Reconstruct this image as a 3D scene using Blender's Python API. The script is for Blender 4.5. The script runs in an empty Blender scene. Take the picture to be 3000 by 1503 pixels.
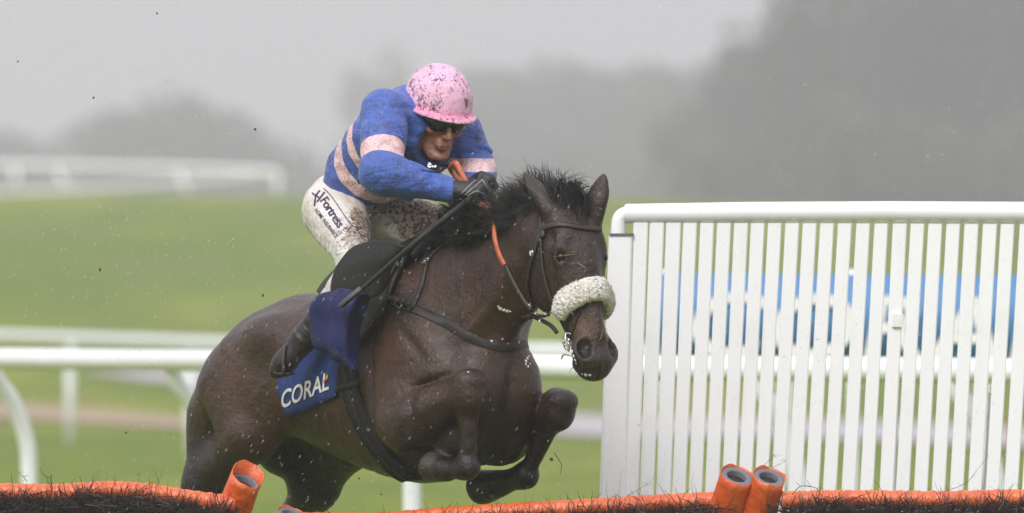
import bpy, bmesh, math, random
import numpy as np
from mathutils import Vector, Matrix, Euler, noise as mnoise
from mathutils.bvhtree import BVHTree

# ------------------------------------------------------------------ camera
S = bpy.context.scene
COL = S.collection
R = math.radians
CAM_D = 30.0          # metres from the camera to the horse
CAM_H = 1.5
FPX = 815.0 * CAM_D   # focal length in photograph pixels (3000 wide)
VH = 932.0            # row of the true horizon
cam_d = bpy.data.cameras.new('camera')
cam = bpy.data.objects.new('camera', cam_d)
COL.objects.link(cam)
S.camera = cam
cam.location = (0, -CAM_D, CAM_H)
cam.rotation_euler = (R(90), 0, 0)
cam_d.sensor_width = 36.0
cam_d.lens = 36.0 * FPX / 3000.0
cam_d.shift_y = (VH - 751.5) / 3000.0
cam_d.clip_start = 0.5
cam_d.clip_end = 6000
cam_d.dof.use_dof = True
cam_d.dof.focus_distance = CAM_D - 0.45
cam_d.dof.aperture_fstop = 3.4
# ------------------------------------------------------------------ sky and sun
W = bpy.data.worlds.new('World')
S.world = W
W.use_nodes = True
wn = W.node_tree.nodes; wl = W.node_tree.links
wn.clear()
SUN_EL, SUN_AZ = 44.0, 203.0     # azimuth: degrees clockwise from +y
sky = wn.new('ShaderNodeTexSky'); sky.sky_type = 'NISHITA'
sky.sun_disc = False
sky.sun_elevation = R(SUN_EL); sky.sun_rotation = R(SUN_AZ)
sky.air_density = 1.0; sky.dust_density = 4.0; sky.ozone_density = 1.0
hsv = wn.new('ShaderNodeHueSaturation')       # rain cloud: hardly any blue left
hsv.inputs['Saturation'].default_value = 0.10
hsv.inputs['Value'].default_value = 1.0
bg = wn.new('ShaderNodeBackground'); bg.inputs['Strength'].default_value = 0.15
wo = wn.new('ShaderNodeOutputWorld')
cloud = wn.new('ShaderNodeMix'); cloud.data_type = 'RGBA'; cloud.inputs[0].default_value = 0.82
# the even grey deck of rain cloud in front of the sky, brighter overhead as any overcast is
gco = wn.new('ShaderNodeTexCoord'); gsp = wn.new('ShaderNodeSeparateXYZ'); wl.new(gco.outputs['Generated'], gsp.inputs[0])
gmr = wn.new('ShaderNodeMapRange'); gmr.inputs['From Min'].default_value = 0.0; gmr.inputs['From Max'].default_value = 1.0
gmr.inputs['To Min'].default_value = 1.0; gmr.inputs['To Max'].default_value = 3.5; wl.new(gsp.outputs['Z'], gmr.inputs['Value'])
gsc = wn.new('ShaderNodeVectorMath'); gsc.operation = 'SCALE'; gsc.inputs[0].default_value = (1.88, 1.85, 2.10); wl.new(gmr.outputs[0], gsc.inputs['Scale']); wl.new(gsc.outputs[0], cloud.inputs[7])
wl.new(sky.outputs[0], hsv.inputs['Color']); wl.new(hsv.outputs[0], cloud.inputs[6]); wl.new(cloud.outputs[2], bg.inputs['Color'])
wl.new(bg.outputs[0], wo.inputs['Surface'])
sun_d = bpy.data.lights.new('sun', 'SUN'); sun_d.energy = 1.5; sun_d.angle = R(30)
sun_d.color = (1.0, 0.98, 0.95)
sun = bpy.data.objects.new('sun', sun_d); COL.objects.link(sun)
sd = Vector((math.sin(R(SUN_AZ)) * math.cos(R(SUN_EL)), math.cos(R(SUN_AZ)) * math.cos(R(SUN_EL)), math.sin(R(SUN_EL))))
sun.rotation_euler = sd.to_track_quat('Z', 'Y').to_euler()
S.view_settings.view_transform = 'Standard'
S.view_settings.look = 'None'
S.view_settings.exposure = 0.6
S.view_settings.gamma = 1.0
S.view_settings.use_curve_mapping = False
S.render.engine = 'CYCLES'
S.cycles.max_bounces = 8
S.cycles.volume_bounces = 1
S.cycles.transparent_max_bounces = 16

# ------------------------------------------------------------------ helpers
def pxr(u, v, y):
    """world point at depth y seen at photograph pixel (u, v)"""
    d = y + CAM_D
    return Vector(((u - 1500) / FPX * d, y, CAM_H - (v - VH) / FPX * d))

TH = R(52)
HF = Vector((math.cos(TH), -math.sin(TH), 0))
HR = Vector((-math.sin(TH), -math.cos(TH), 0))     # the horse's right
HO = Vector((-0.297, 0.0, 0.0))
def V(t, s, z): return Vector((t, -s, z))          # horse space: forward, (right), up
def K(u, v, s):
    """horse-space point seen at pixel (u, v), s metres to the horse's right of its midplane"""
    C = Vector((0, -CAM_D, CAM_H)); d = Vector(((u - 1500) / FPX, 1, -(v - VH) / FPX))
    lam = (s - (C - HO).dot(HR)) / d.dot(HR)
    P = C + d * lam
    return V((P - HO).dot(HF), s, P.z)
def KL(p):                                          # world -> horse space
    q = Vector(p) - HO
    return V(q.dot(HF), q.dot(HR), q.z)

def setprops(o, label=None, cat=None, group=None, kind=None):
    if label: o['label'] = label
    if cat: o['category'] = cat
    if group: o['group'] = group
    if kind: o['kind'] = kind
    return o
def empty(name, loc=(0, 0, 0), rz=0.0, **kw):
    o = bpy.data.objects.new(name, None); COL.objects.link(o)
    o.location = loc; o.rotation_euler = (0, 0, rz); o.empty_display_size = 0.2
    return setprops(o, **kw)
def mesh_from(name, verts, faces, smooth=True):
    me = bpy.data.meshes.new(name)
    v = np.asarray(verts, dtype=np.float32).reshape(-1, 3)
    if isinstance(faces, np.ndarray):
        n = faces.shape[1]
        me.vertices.add(len(v)); me.vertices.foreach_set('co', v.ravel())
        me.loops.add(faces.size); me.loops.foreach_set('vertex_index', faces.astype(np.int32).ravel())
        me.polygons.add(len(faces))
        me.polygons.foreach_set('loop_start', np.arange(0, faces.size, n, dtype=np.int32))
        me.polygons.foreach_set('loop_total', np.full(len(faces), n, dtype=np.int32))
        me.update(calc_edges=True)
    else:
        me.from_pydata([tuple(p) for p in v.tolist()], [], faces)
    if smooth:
        me.polygons.foreach_set('use_smooth', np.ones(len(me.polygons), dtype=bool))
    me.update()
    return me
def obj(name, me, m=None, parent=None, **kw):
    o = bpy.data.objects.new(name, me); COL.objects.link(o)
    if m is not None and len(me.materials) == 0: me.materials.append(m)
    if parent is not None: o.parent = parent
    return setprops(o, **kw)

class MB:
    """collects simple shapes into one mesh"""
    def __init__(s): s.v = []; s.f = []
    def add(s, vs, fs):
        n = len(s.v); s.v += [tuple(p) for p in vs]; s.f += [tuple(i + n for i in f) for f in fs]; return s
    def box(s, c, size, M=None, bev=0.0):
        x, y, z = [a / 2 for a in size]; c = Vector(c)
        if bev <= 0:
            P = [Vector((i, j, k)) for i in (-x, x) for j in (-y, y) for k in (-z, z)]
            F = [(0, 1, 3, 2), (4, 6, 7, 5), (0, 4, 5, 1), (2, 3, 7, 6), (0, 2, 6, 4), (1, 5, 7, 3)]
        else:
            b = bev; ring = [(-x + b, -y), (x - b, -y), (x, -y + b), (x, y - b), (x - b, y), (-x + b, y), (-x, y - b), (-x, -y + b)]
            P = [Vector((a, q, k)) for k in (-z, z) for a, q in ring]
            F = [tuple(range(7, -1, -1)), tuple(range(8, 16))] + [(i, (i + 1) % 8, 8 + (i + 1) % 8, 8 + i) for i in range(8)]
        if M is not None: P = [M @ p for p in P]
        return s.add([p + c for p in P], F)
    def tube(s, pts, rad, n=10, cap=True, side=None, flat=1.0):
        """round (or flattened) tube along pts; rad number or list"""
        pts = [Vector(p) for p in pts]; m = len(pts)
        rr = [rad] * m if isinstance(rad, (int, float)) else rad
        vs = []; fs = []; prev = None
        for i, p in enumerate(pts):
            d = (pts[min(i + 1, m - 1)] - pts[max(i - 1, 0)]).normalized()
            if side is not None: a = Vector(side if not isinstance(side, list) else side[i]); a = (a - d * a.dot(d)).normalized()
            elif prev is None:
                a = d.orthogonal().normalized()
            else: a = (prev - d * prev.dot(d)).normalized()
            prev = a; b = d.cross(a)
            for k in range(n):
                th = 2 * math.pi * k / n
                vs.append(p + a * (math.cos(th) * rr[i]) + b * (math.sin(th) * rr[i] * flat))
        for i in range(m - 1):
            for k in range(n):
                fs.append((i * n + k, i * n + (k + 1) % n, (i + 1) * n + (k + 1) % n, (i + 1) * n + k))
        if cap:
            fs.append(tuple(range(n - 1, -1, -1))); fs.append(tuple((m - 1) * n + k for k in range(n)))
        return s.add(vs, fs)
    def strap(s, pts, nrm, w, th):
        """flat strap: pts path, nrm surface normals, width w, thickness th"""
        vs = []; fs = []; m = len(pts); pts = [Vector(p) for p in pts]
        for i, p in enumerate(pts):
            d = (pts[min(i + 1, m - 1)] - pts[max(i - 1, 0)]).normalized()
            nn = Vector(nrm[i]); nn = (nn - d * nn.dot(d)).normalized(); a = d.cross(nn)
            ww = w[i] if isinstance(w, (list, tuple)) else w
            for (x, y) in ((-.5, 0), (-.42, 1), (.42, 1), (.5, 0)):
                vs.append(p + a * (x * ww) + nn * (y * th))
        for i in range(m - 1):
            for k in range(4): fs.append((i * 4 + k, i * 4 + (k + 1) % 4, (i + 1) * 4 + (k + 1) % 4, (i + 1) * 4 + k))
        fs.append((3, 2, 1, 0)); fs.append(tuple((m - 1) * 4 + k for k in range(4)))
        return s.add(vs, fs)
    def mesh(s, name, smooth=True): return mesh_from(name, s.v, s.f, smooth)
    def build(s, name, m, parent=None, smooth=True, **kw): return obj(name, s.mesh(name, smooth), m, parent, **kw)

def catmull(P, n):
    P = [np.array(p, dtype=float) for p in P]; out = []
    for i in range(len(P) - 1):
        p0 = P[max(i - 1, 0)]; p1 = P[i]; p2 = P[i + 1]; p3 = P[min(i + 2, len(P) - 1)]
        for k in range(n):
            t = k / n
            out.append(0.5 * ((2 * p1) + (-p0 + p2) * t + (2 * p0 - 5 * p1 + 4 * p2 - p3) * t * t + (-p0 + 3 * p1 - 3 * p2 + p3) * t ** 3))
    out.append(P[-1]); return out
def cpath(P, n=6): return [Vector(p) for p in catmull(P, n)]

# ------------------------------------------------------------------ sculpting on a distance grid
class Sculpt:
    def __init__(s, lo, hi, vox):
        s.lo = np.array(lo, float); s.vox = vox
        s.n = np.ceil((np.array(hi) - s.lo) / vox).astype(int) + 1
        s.ax = [(s.lo[i] + np.arange(s.n[i]) * vox).astype(np.float32) for i in range(3)]
        s.F = np.full(tuple(s.n), 1.0, dtype=np.float32)
    def apply(s, fn, lo, hi, k, op):
        i0 = np.clip(np.floor((np.array(lo) - s.lo) / s.vox).astype(int), 0, s.n)
        i1 = np.clip(np.ceil((np.array(hi) - s.lo) / s.vox).astype(int) + 1, 0, s.n)
        if (i1 <= i0).any(): return
        sl = tuple(slice(a, b) for a, b in zip(i0, i1))
        X = s.ax[0][sl[0]][:, None, None]; Y = s.ax[1][sl[1]][None, :, None]; Z = s.ax[2][sl[2]][None, None, :]
        d = fn(X, Y, Z).astype(np.float32); A = s.F[sl]
        if op == 'add':
            h = np.maximum(k - np.abs(A - d), 0) / max(k, 1e-6)
            s.F[sl] = np.minimum(A, d) - h * h * k * 0.25
        elif op == 'cut':
            d = -d; h = np.maximum(k - np.abs(A - d), 0) / max(k, 1e-6)
            s.F[sl] = np.maximum(A, d) + h * h * k * 0.25
        elif op == 'none': pass
        elif op == 'soft':       # gentle swell (k = height in metres), d normalised: -1 centre .. 0 edge
            w = np.clip(-d, 0, 1); w = w * w * (3 - 2 * w)
            s.F[sl] = A - k * w
    def cone(s, a, b, ra, rb, k=0.03, op='add'):
        a = np.array(a, float); b = np.array(b, float); ab = b - a; L = float(ab @ ab) + 1e-12
        def fn(X, Y, Z):
            x = X - a[0]; y = Y - a[1]; z = Z - a[2]
            h = np.clip((x * ab[0] + y * ab[1] + z * ab[2]) / L, 0, 1)
            return np.sqrt((x - h * ab[0]) ** 2 + (y - h * ab[1]) ** 2 + (z - h * ab[2]) ** 2) - (ra + (rb - ra) * h)
        r = max(ra, rb) + k + 2 * s.vox
        s.apply(fn, np.minimum(a, b) - r, np.maximum(a, b) + r, k, op)
    def ell(s, c, r, k=0.03, op='add', X=None, Zx=None):
        """ellipsoid; X and Zx give its first and third axes"""
        c = np.array(c, float); r = np.array(r, float)
        if X is None: M = np.eye(3)
        else:
            x = Vector(X).normalized(); z = Vector(Zx) if Zx is not None else Vector((0, 0, 1))
            z = (z - x * z.dot(x)).normalized(); y = z.cross(x); M = np.array([x, y, z])
        def fn(Xx, Y, Z):
            e = [Xx - c[0], Y - c[1], Z - c[2]]
            q = [(M[i][0] * e[0] + M[i][1] * e[1] + M[i][2] * e[2]) / r[i] for i in range(3)]
            k0 = np.sqrt(q[0] ** 2 + q[1] ** 2 + q[2] ** 2)
            if op == 'soft': return k0 - 1
            k1 = np.sqrt((q[0] / r[0]) ** 2 + (q[1] / r[1]) ** 2 + (q[2] / r[2]) ** 2) + 1e-9
            return k0 * (k0 - 1) / k1
        e = r.max() + (0 if op == 'soft' else k) + 2 * s.vox
        s.apply(fn, c - e, c + e, k, op)
    def tube(s, P, side, k=0.03, n=4, op='add'):
        """P: list of (x,y,z, half width, half height); side: direction of the width"""
        Q = catmull(P, n) if n > 1 else [np.array(p, float) for p in P]
        sd = np.array(side, float); sd /= np.linalg.norm(sd)
        pts = np.array([q[:3] for q in Q]); rm = max(max(q[3], q[4]) for q in Q)
        lo = pts.min(0) - rm - k - 2 * s.vox; hi = pts.max(0) + rm + k + 2 * s.vox
        def fn(X, Y, Z):
            D = None
            for a, b in zip(Q[:-1], Q[1:]):
                ab = b[:3] - a[:3]; l = np.linalg.norm(ab) + 1e-9; dr = ab / l
                sv = sd - dr * (sd @ dr); sv /= np.linalg.norm(sv); up = np.cross(sv, dr)
                x = X - a[0]; y = Y - a[1]; z = Z - a[2]
                al = x * dr[0] + y * dr[1] + z * dr[2]; h = np.clip(al / l, 0, 1)
                rw = a[3] + (b[3] - a[3]) * h; rh = a[4] + (b[4] - a[4]) * h; rt = np.minimum(rw, rh)
                es = (x * sv[0] + y * sv[1] + z * sv[2]); eu = (x * up[0] + y * up[1] + z * up[2]); et = al - h * l
                k0 = np.sqrt((es / rw) ** 2 + (eu / rh) ** 2 + (et / rt) ** 2)
                k1 = np.sqrt((es / rw ** 2) ** 2 + (eu / rh ** 2) ** 2 + (et / rt ** 2) ** 2) + 1e-9
                d = np.where(k0 > 1e-4, k0 * (k0 - 1) / k1, -rt)
                D = d if D is None else np.minimum(D, d)
            return D
        s.apply(fn, lo, hi, k, op)
    def extract(s, name, smooth_it=2):
        F = s.F; F[0] = F[-1] = 1; F[:, 0] = F[:, -1] = 1; F[:, :, 0] = F[:, :, -1] = 1
        ins = F < 0; nx, ny, nz = F.shape
        c = np.zeros((nx - 1, ny - 1, nz - 1), dtype=np.int8)
        for dx in (0, 1):
            for dy in (0, 1):
                for dz in (0, 1): c += ins[dx:nx - 1 + dx, dy:ny - 1 + dy, dz:nz - 1 + dz]
        act = np.argwhere((c > 0) & (c < 8))
        idm = np.full(c.shape, -1, dtype=np.int32); idm[act[:, 0], act[:, 1], act[:, 2]] = np.arange(len(act))
        acc = np.zeros((len(act), 3)); cnt = np.zeros(len(act))
        corners = [(dx, dy, dz) for dx in (0, 1) for dy in (0, 1) for dz in (0, 1)]
        for a in corners:
            for ax in range(3):
                if a[ax]: continue
                b = list(a); b[ax] = 1
                fa = F[act[:, 0] + a[0], act[:, 1] + a[1], act[:, 2] + a[2]]; fb = F[act[:, 0] + b[0], act[:, 1] + b[1], act[:, 2] + b[2]]
                m = (fa < 0) != (fb < 0); t = np.where(m, fa / np.where(m, fa - fb, 1), 0)
                p = np.tile(np.array(a, float), (len(act), 1)); p[:, ax] += t
                acc[m] += p[m]; cnt[m] += 1
        v = (act + acc / cnt[:, None]) * s.vox + s.lo
        quads = []
        for ax in range(3):
            o1, o2 = (ax + 1) % 3, (ax + 2) % 3
            sa = [slice(None)] * 3; sb = [slice(None)] * 3; sa[ax] = slice(0, -1); sb[ax] = slice(1, None)
            A = ins[tuple(sa)]; B = ins[tuple(sb)]
            e = np.argwhere(A != B); e = e[(e[:, o1] > 0) & (e[:, o2] > 0)]
            fl = A[e[:, 0], e[:, 1], e[:, 2]]
            def cell(d1, d2):
                q = e.copy(); q[:, o1] -= d1; q[:, o2] -= d2; return idm[q[:, 0], q[:, 1], q[:, 2]]
            q = np.stack([cell(1, 1), cell(0, 1), cell(0, 0), cell(1, 0)], 1)
            q[~fl] = q[~fl][:, ::-1]; quads.append(q)
        q = np.concatenate(quads)
        for _ in range(smooth_it):            # light Laplacian smoothing
            for lam in (0.55, -0.57) if smooth_it > 3 else (0.5,):
                sm = np.zeros_like(v); ct = np.zeros(len(v))
                for i in range(4):
                    np.add.at(sm, q[:, i], v[q[:, (i + 1) % 4]]); np.add.at(ct, q[:, i], 1)
                    np.add.at(sm, q[:, i], v[q[:, (i + 3) % 4]]); np.add.at(ct, q[:, i], 1)
                v = v + lam * (sm / ct[:, None] - v)
        return mesh_from(name, v, q)
def verts_np(me):
    a = np.empty(len(me.vertices) * 3, dtype=np.float32); me.vertices.foreach_get('co', a); return a.reshape(-1, 3)
def normals_np(me):
    a = np.empty(len(me.vertices) * 3, dtype=np.float32); me.vertices.foreach_get('normal', a); return a.reshape(-1, 3)
def set_verts(me, v): me.vertices.foreach_set('co', np.asarray(v, np.float32).ravel()); me.update()
def bvh_of(me): return BVHTree.FromPolygons([tuple(p) for p in verts_np(me).tolist()], [tuple(p.vertices) for p in me.polygons])
def gauss(v, c, r): 
    d = (v - np.array(c)) / np.array(r); return np.exp(-(d ** 2).sum(1))
def set_attr(me, name, val):
    a = me.color_attributes.new(name, 'FLOAT_COLOR', 'POINT')
    c = np.ones((len(val), 4), dtype=np.float32); c[:, :val.shape[1] if val.ndim > 1 else 3] = val if val.ndim > 1 else val[:, None]
    a.data.foreach_set('color', c.ravel())
# ------------------------------------------------------------------ materials
class NT:
    def __init__(s, name):
        s.m = bpy.data.materials.new(name); s.m.use_nodes = True; s.t = s.m.node_tree; s.t.nodes.clear()
        s.out = s.n('ShaderNodeOutputMaterial'); s.b = s.n('ShaderNodeBsdfPrincipled')
        s.l(s.b.outputs[0], s.out.inputs['Surface'])
    def n(s, t, **kw):
        x = s.t.nodes.new(t)
        for k, v in kw.items(): setattr(x, k, v)
        return x
    def l(s, a, b): s.t.links.new(a, b)
    def coords(s, kind='Object', scale=None):
        c = s.n('ShaderNodeTexCoord').outputs[kind]
        if scale is not None:
            mp = s.n('ShaderNodeMapping'); mp.inputs['Scale'].default_value = scale; s.l(c, mp.inputs[0]); c = mp.outputs[0]
        return c
    def noise(s, scale, detail=4, rough=0.55, co=None, dist=0.0):
        x = s.n('ShaderNodeTexNoise'); x.inputs['Scale'].default_value = scale; x.inputs['Detail'].default_value = detail
        x.inputs['Roughness'].default_value = rough; x.inputs['Distortion'].default_value = dist
        s.l(co if co is not None else s.coords(), x.inputs['Vector']); return x.outputs['Fac']
    def ramp(s, fac, stops):
        x = s.n('ShaderNodeValToRGB'); s.l(fac, x.inputs[0]); e = x.color_ramp.elements
        while len(e) < len(stops): e.new(0.5)
        for i, (p, c) in enumerate(stops):
            e[i].position = p; e[i].color = (c, c, c, 1) if isinstance(c, (int, float)) else (*c, 1)
        return x.outputs[0]
    def mix(s, f, a, b, mode='MIX'):
        x = s.n('ShaderNodeMix', data_type='RGBA', blend_type=mode)
        for sock, val in ((x.inputs[0], f), (x.inputs[6], a), (x.inputs[7], b)):
            if isinstance(val, (int, float)): sock.default_value = val
            elif isinstance(val, (tuple, list)): sock.default_value = (*val, 1)
            else: s.l(val, sock)
        return x.outputs[2]
    def math(s, op, a, b=0.0):
        x = s.n('ShaderNodeMath', operation=op)
        for i, val in enumerate((a, b)):
            if isinstance(val, (int, float)): x.inputs[i].default_value = val
            else: s.l(val, x.inputs[i])
        return x.outputs[0]
    def attr(s, name): x = s.n('ShaderNodeAttribute'); x.attribute_name = name; return x.outputs['Color']
    def set(s, col=None, rough=None, metal=None, spec=None, coat=None, sheen=None):
        for k, v in (('Base Color', col), ('Roughness', rough), ('Metallic', metal), ('Specular IOR Level', spec), ('Coat Weight', coat), ('Sheen Weight', sheen)):
            if v is None: continue
            i = s.b.inputs[k]
            if isinstance(v, (int, float)): i.default_value = v
            elif isinstance(v, (tuple, list)): i.default_value = (*v, 1)
            else: s.l(v, i)
        return s
    def bump(s, h, strength=0.3, dist=0.01):
        x = s.n('ShaderNodeBump'); x.inputs['Strength'].default_value = strength; x.inputs['Distance'].default_value = dist
        s.l(h, x.inputs['Height'])
        s.l(x.outputs[0], s.b.inputs['Normal']); return s
    def mud(s, col, amt=0.5, fine=60.0, mc=(0.045, 0.030, 0.018)):
        """mud splats: patches plus specks"""
        big = s.ramp(s.noise(9, 5, 0.7), [(0.62 - 0.22 * amt, 0), (0.78 - 0.2 * amt, 1)])
        sp = s.ramp(s.noise(fine, 3, 0.6), [(0.60 - 0.05 * amt, 0), (0.64 - 0.05 * amt, 1)])
        sp2 = s.ramp(s.noise(fine * 2.3, 2, 0.5), [(0.63, 0), (0.67, 1)])
        gate = s.ramp(s.noise(6, 3, 0.6), [(0.38, 0.15), (0.6, 1)])
        f = s.math('MAXIMUM', s.math('MULTIPLY', big, 0.55 * amt), s.math('MULTIPLY', s.math('MAXIMUM', sp, sp2), gate))
        return s.mix(f, col, mc), f
def simple(name, col, rough=0.5, metal=0.0, var=0.12, nscale=25, bump=0.0, bscale=80, spec=None):
    t = NT(name); nz = t.noise(nscale, 5, 0.6)
    c = t.mix(t.ramp(nz, [(0.3, 0), (0.7, 1)]), tuple(x * (1 - var) for x in col), tuple(min(1, x * (1 + var)) for x in col))
    t.set(col=c, rough=t.math('ADD', t.math('MULTIPLY', nz, 0.2), rough - 0.1), metal=metal, spec=spec)
    if bump: t.bump(t.noise(bscale, 4, 0.6), bump, 0.004)
    return t.m
def painted_white(name, col, rough):
    t = NT(name); n = t.noise(9, 5, .6); c = t.mix(n, tuple(x * .95 for x in col), col)
    c = t.mix(t.ramp(t.noise(5, 5, .7, t.coords('Object', (1, 1, .35))), [(.55, 0), (.75, .22)]), c, (.50, .52, .47))
    c = t.mix(t.math('MULTIPLY', t.ramp(t.noise(55, 3, .6), [(.66, 0), (.70, 1)]), t.ramp(t.noise(3, 3, .6), [(.5, 0), (.65, .6)])), c, (.20, .19, .15))
    t.set(col=c, rough=rough); t.bump(t.noise(30, 4, .6), .1, .004); return t.m
M = {}
def coat_material():
    t = NT('horse_coat'); a = t.attr('tint')
    co = t.coords()
    n1 = t.noise(7, 4, 0.6, co); n2 = t.noise(160, 3, 0.6, t.coords('Object', (1, 1, 0.25))); n3 = t.noise(40, 5, 0.7, co)
    c = t.mix(t.ramp(n1, [(0.35, 0), (0.65, 1)]), t.mix(1.0, a, (.75, .75, .78), 'MULTIPLY'), t.mix(1.0, a, (1.5, 1.3, 1.15), 'MULTIPLY'))
    c = t.mix(t.ramp(n2, [(0.35, 0.0), (0.75, 0.45)]), c, t.mix(1.0, c, (0.55, 0.52, 0.5), 'MULTIPLY'))
    # rain and mud flecks on the coat
    vz = t.n('ShaderNodeTexVoronoi'); vz.inputs['Scale'].default_value = 26; t.l(co, vz.inputs['Vector'])
    fl = t.math('MULTIPLY', t.ramp(vz.outputs['Distance'], [(0.05, 1), (0.11, 0)]), t.ramp(t.noise(9, 2, 0.5, co), [(0.5, 0), (0.62, 0.55)]))
    c = t.mix(fl, c, (0.16, 0.13, 0.11))
    sp = t.math('MULTIPLY', t.ramp(t.noise(150, 3, .65, co), [(.60, 0), (.66, .8)]), t.ramp(t.noise(5, 3, .6, co), [(.42, 0), (.62, 1)]))
    c = t.mix(sp, c, (.13, .095, .07))
    md = t.ramp(n3, [(0.50, 0), (0.64, 0.65)])
    c = t.mix(md, c, (0.030, 0.022, 0.017))
    t.set(col=c, rough=t.math("ADD", t.math("MULTIPLY", n3, 0.36), 0.17), spec=0.42, coat=0.05)
    h = t.math('ADD', t.math('MULTIPLY', n2, 0.35), t.math('ADD', t.math('MULTIPLY', n3, 0.9), t.math('MULTIPLY', n1, 1.6)))
    t.bump(h, 0.7, 0.012)
    return t.m
M['coat'] = coat_material()
# ------------------------------------------------------------------ ground and far setting
def gz(x, y):
    """height of the ground: flat course, then a long rise to a crest, then falling away"""
    a = min(max((y - 82) / 125.0, 0), 1); a = a * a * (3 - 2 * a) * .55 + a * .45
    b = min(max((y - 212) / 120.0, 0), 1); b = b * b * (3 - 2 * b)
    e = min(max((x - 6) / 16.0, 0), 1)
    top = 5.0 - .65 * min(max((x - 2) / 14, 0), 1)
    return top * a * (1 - b) + .04 * math.sin(x * .5 + y * .07) * min(1, max(0, (y - 30) / 60)) - 1.5 * b
def ghit(u, v):
    y = 0.0
    for _ in range(4000):
        p = pxr(u, v, y)
        if p.z <= gz(p.x, y): return p
        y += .25
    return p
ys = list(np.concatenate([np.arange(-60, 40, 5.0), np.arange(40, 350, 3.0), np.arange(350, 900, 50.0), np.array([1200, 2000, 3200, 4800.])]))
xs = list(np.concatenate([np.array([-3000, -1500, -800, -400, -200, -100, -60]), np.arange(-40, 41, 2.0), np.array([60, 100, 200, 400, 800, 1500, 3000.])]))
gv = [(x, y, gz(x, y)) for y in ys for x in xs]; nx_ = len(xs)
gf = np.array([(j * nx_ + i, j * nx_ + i + 1, (j + 1) * nx_ + i + 1, (j + 1) * nx_ + i) for j in range(len(ys) - 1) for i in range(nx_ - 1)])
def grass_mat():
    t = NT('wet_turf'); co = t.coords('Object'); n1 = t.noise(.11, 5, .6, t.coords('Object', (1, .28, 1))); n2 = t.noise(.45, 6, .7, t.coords('Object', (1, .35, 1))); n3 = t.noise(9, 3, .6, co)
    c = t.mix(t.ramp(n1, [(.40, 0), (.60, 1)]), (.105, .165, .004), (.225, .240, .022))
    c = t.mix(t.ramp(n2, [(.40, 0), (.62, .8)]), c, (.082, .135, .012))
    c = t.mix(t.ramp(n3, [(.4, 0), (.75, .4)]), c, (.18, .20, .05))
    sc = t.ramp(t.noise(.22, 6, .72, t.coords('Object', (1, .4, 1))), [(.56, 0), (.68, .6)]); c = t.mix(sc, c, (.20, .16, .075))
    t.set(col=c, rough=.85, spec=.15); return t.m
M['turf'] = grass_mat()
obj('ground', mesh_from('ground', gv, gf), M['turf'], kind='structure')
def path_strip(name, top, bot, m, h=.012):
    P = []
    for (a, b) in zip(catmull([(u, v, 0) for u, v in top], 6), catmull([(u, v, 0) for u, v in bot], 6)):
        q = ghit(a[0], a[1]); r = ghit(b[0], b[1])
        for k in range(4):
            w = r.lerp(q, k / 3); P.append((w.x, w.y, gz(w.x, w.y) + h + .02))
    n = len(P) // 4; f = [(i * 4 + k, (i + 1) * 4 + k, (i + 1) * 4 + k + 1, i * 4 + k + 1) for i in range(n - 1) for k in range(3)]
    return obj(name, mesh_from(name, P, f), m, kind='structure')
def path_mat(name, c1, c2):
    t = NT(name); n = t.noise(.5, 5, .65); t.set(col=t.mix(t.ramp(n, [(.3, 0), (.7, 1)]), c1, c2), rough=.8); return t.m
M['sand'] = path_mat('sand_path', (.30, .21, .13), (.36, .27, .19)); M['tarmac'] = path_mat('pale_wet_path', (.34, .31, .32), (.42, .39, .40))
path_strip('path', [(-400, 1160), (0, 1186), (300, 1208), (560, 1228), (900, 1240)], [(-400, 1215), (0, 1232), (300, 1248), (560, 1262), (900, 1270)], M['sand'])
path_strip('path', [(1150, 1195), (1560, 1214), (1800, 1226), (2400, 1236), (3300, 1275)], [(1150, 1250), (1560, 1272), (1800, 1286), (2400, 1292), (3300, 1330)], M['tarmac'])
path_strip('path', [(250, 1092), (420, 1090), (640, 1088), (900, 1080)], [(250, 1096), (420, 1118), (640, 1140), (900, 1150)], M['tarmac'])

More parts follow.
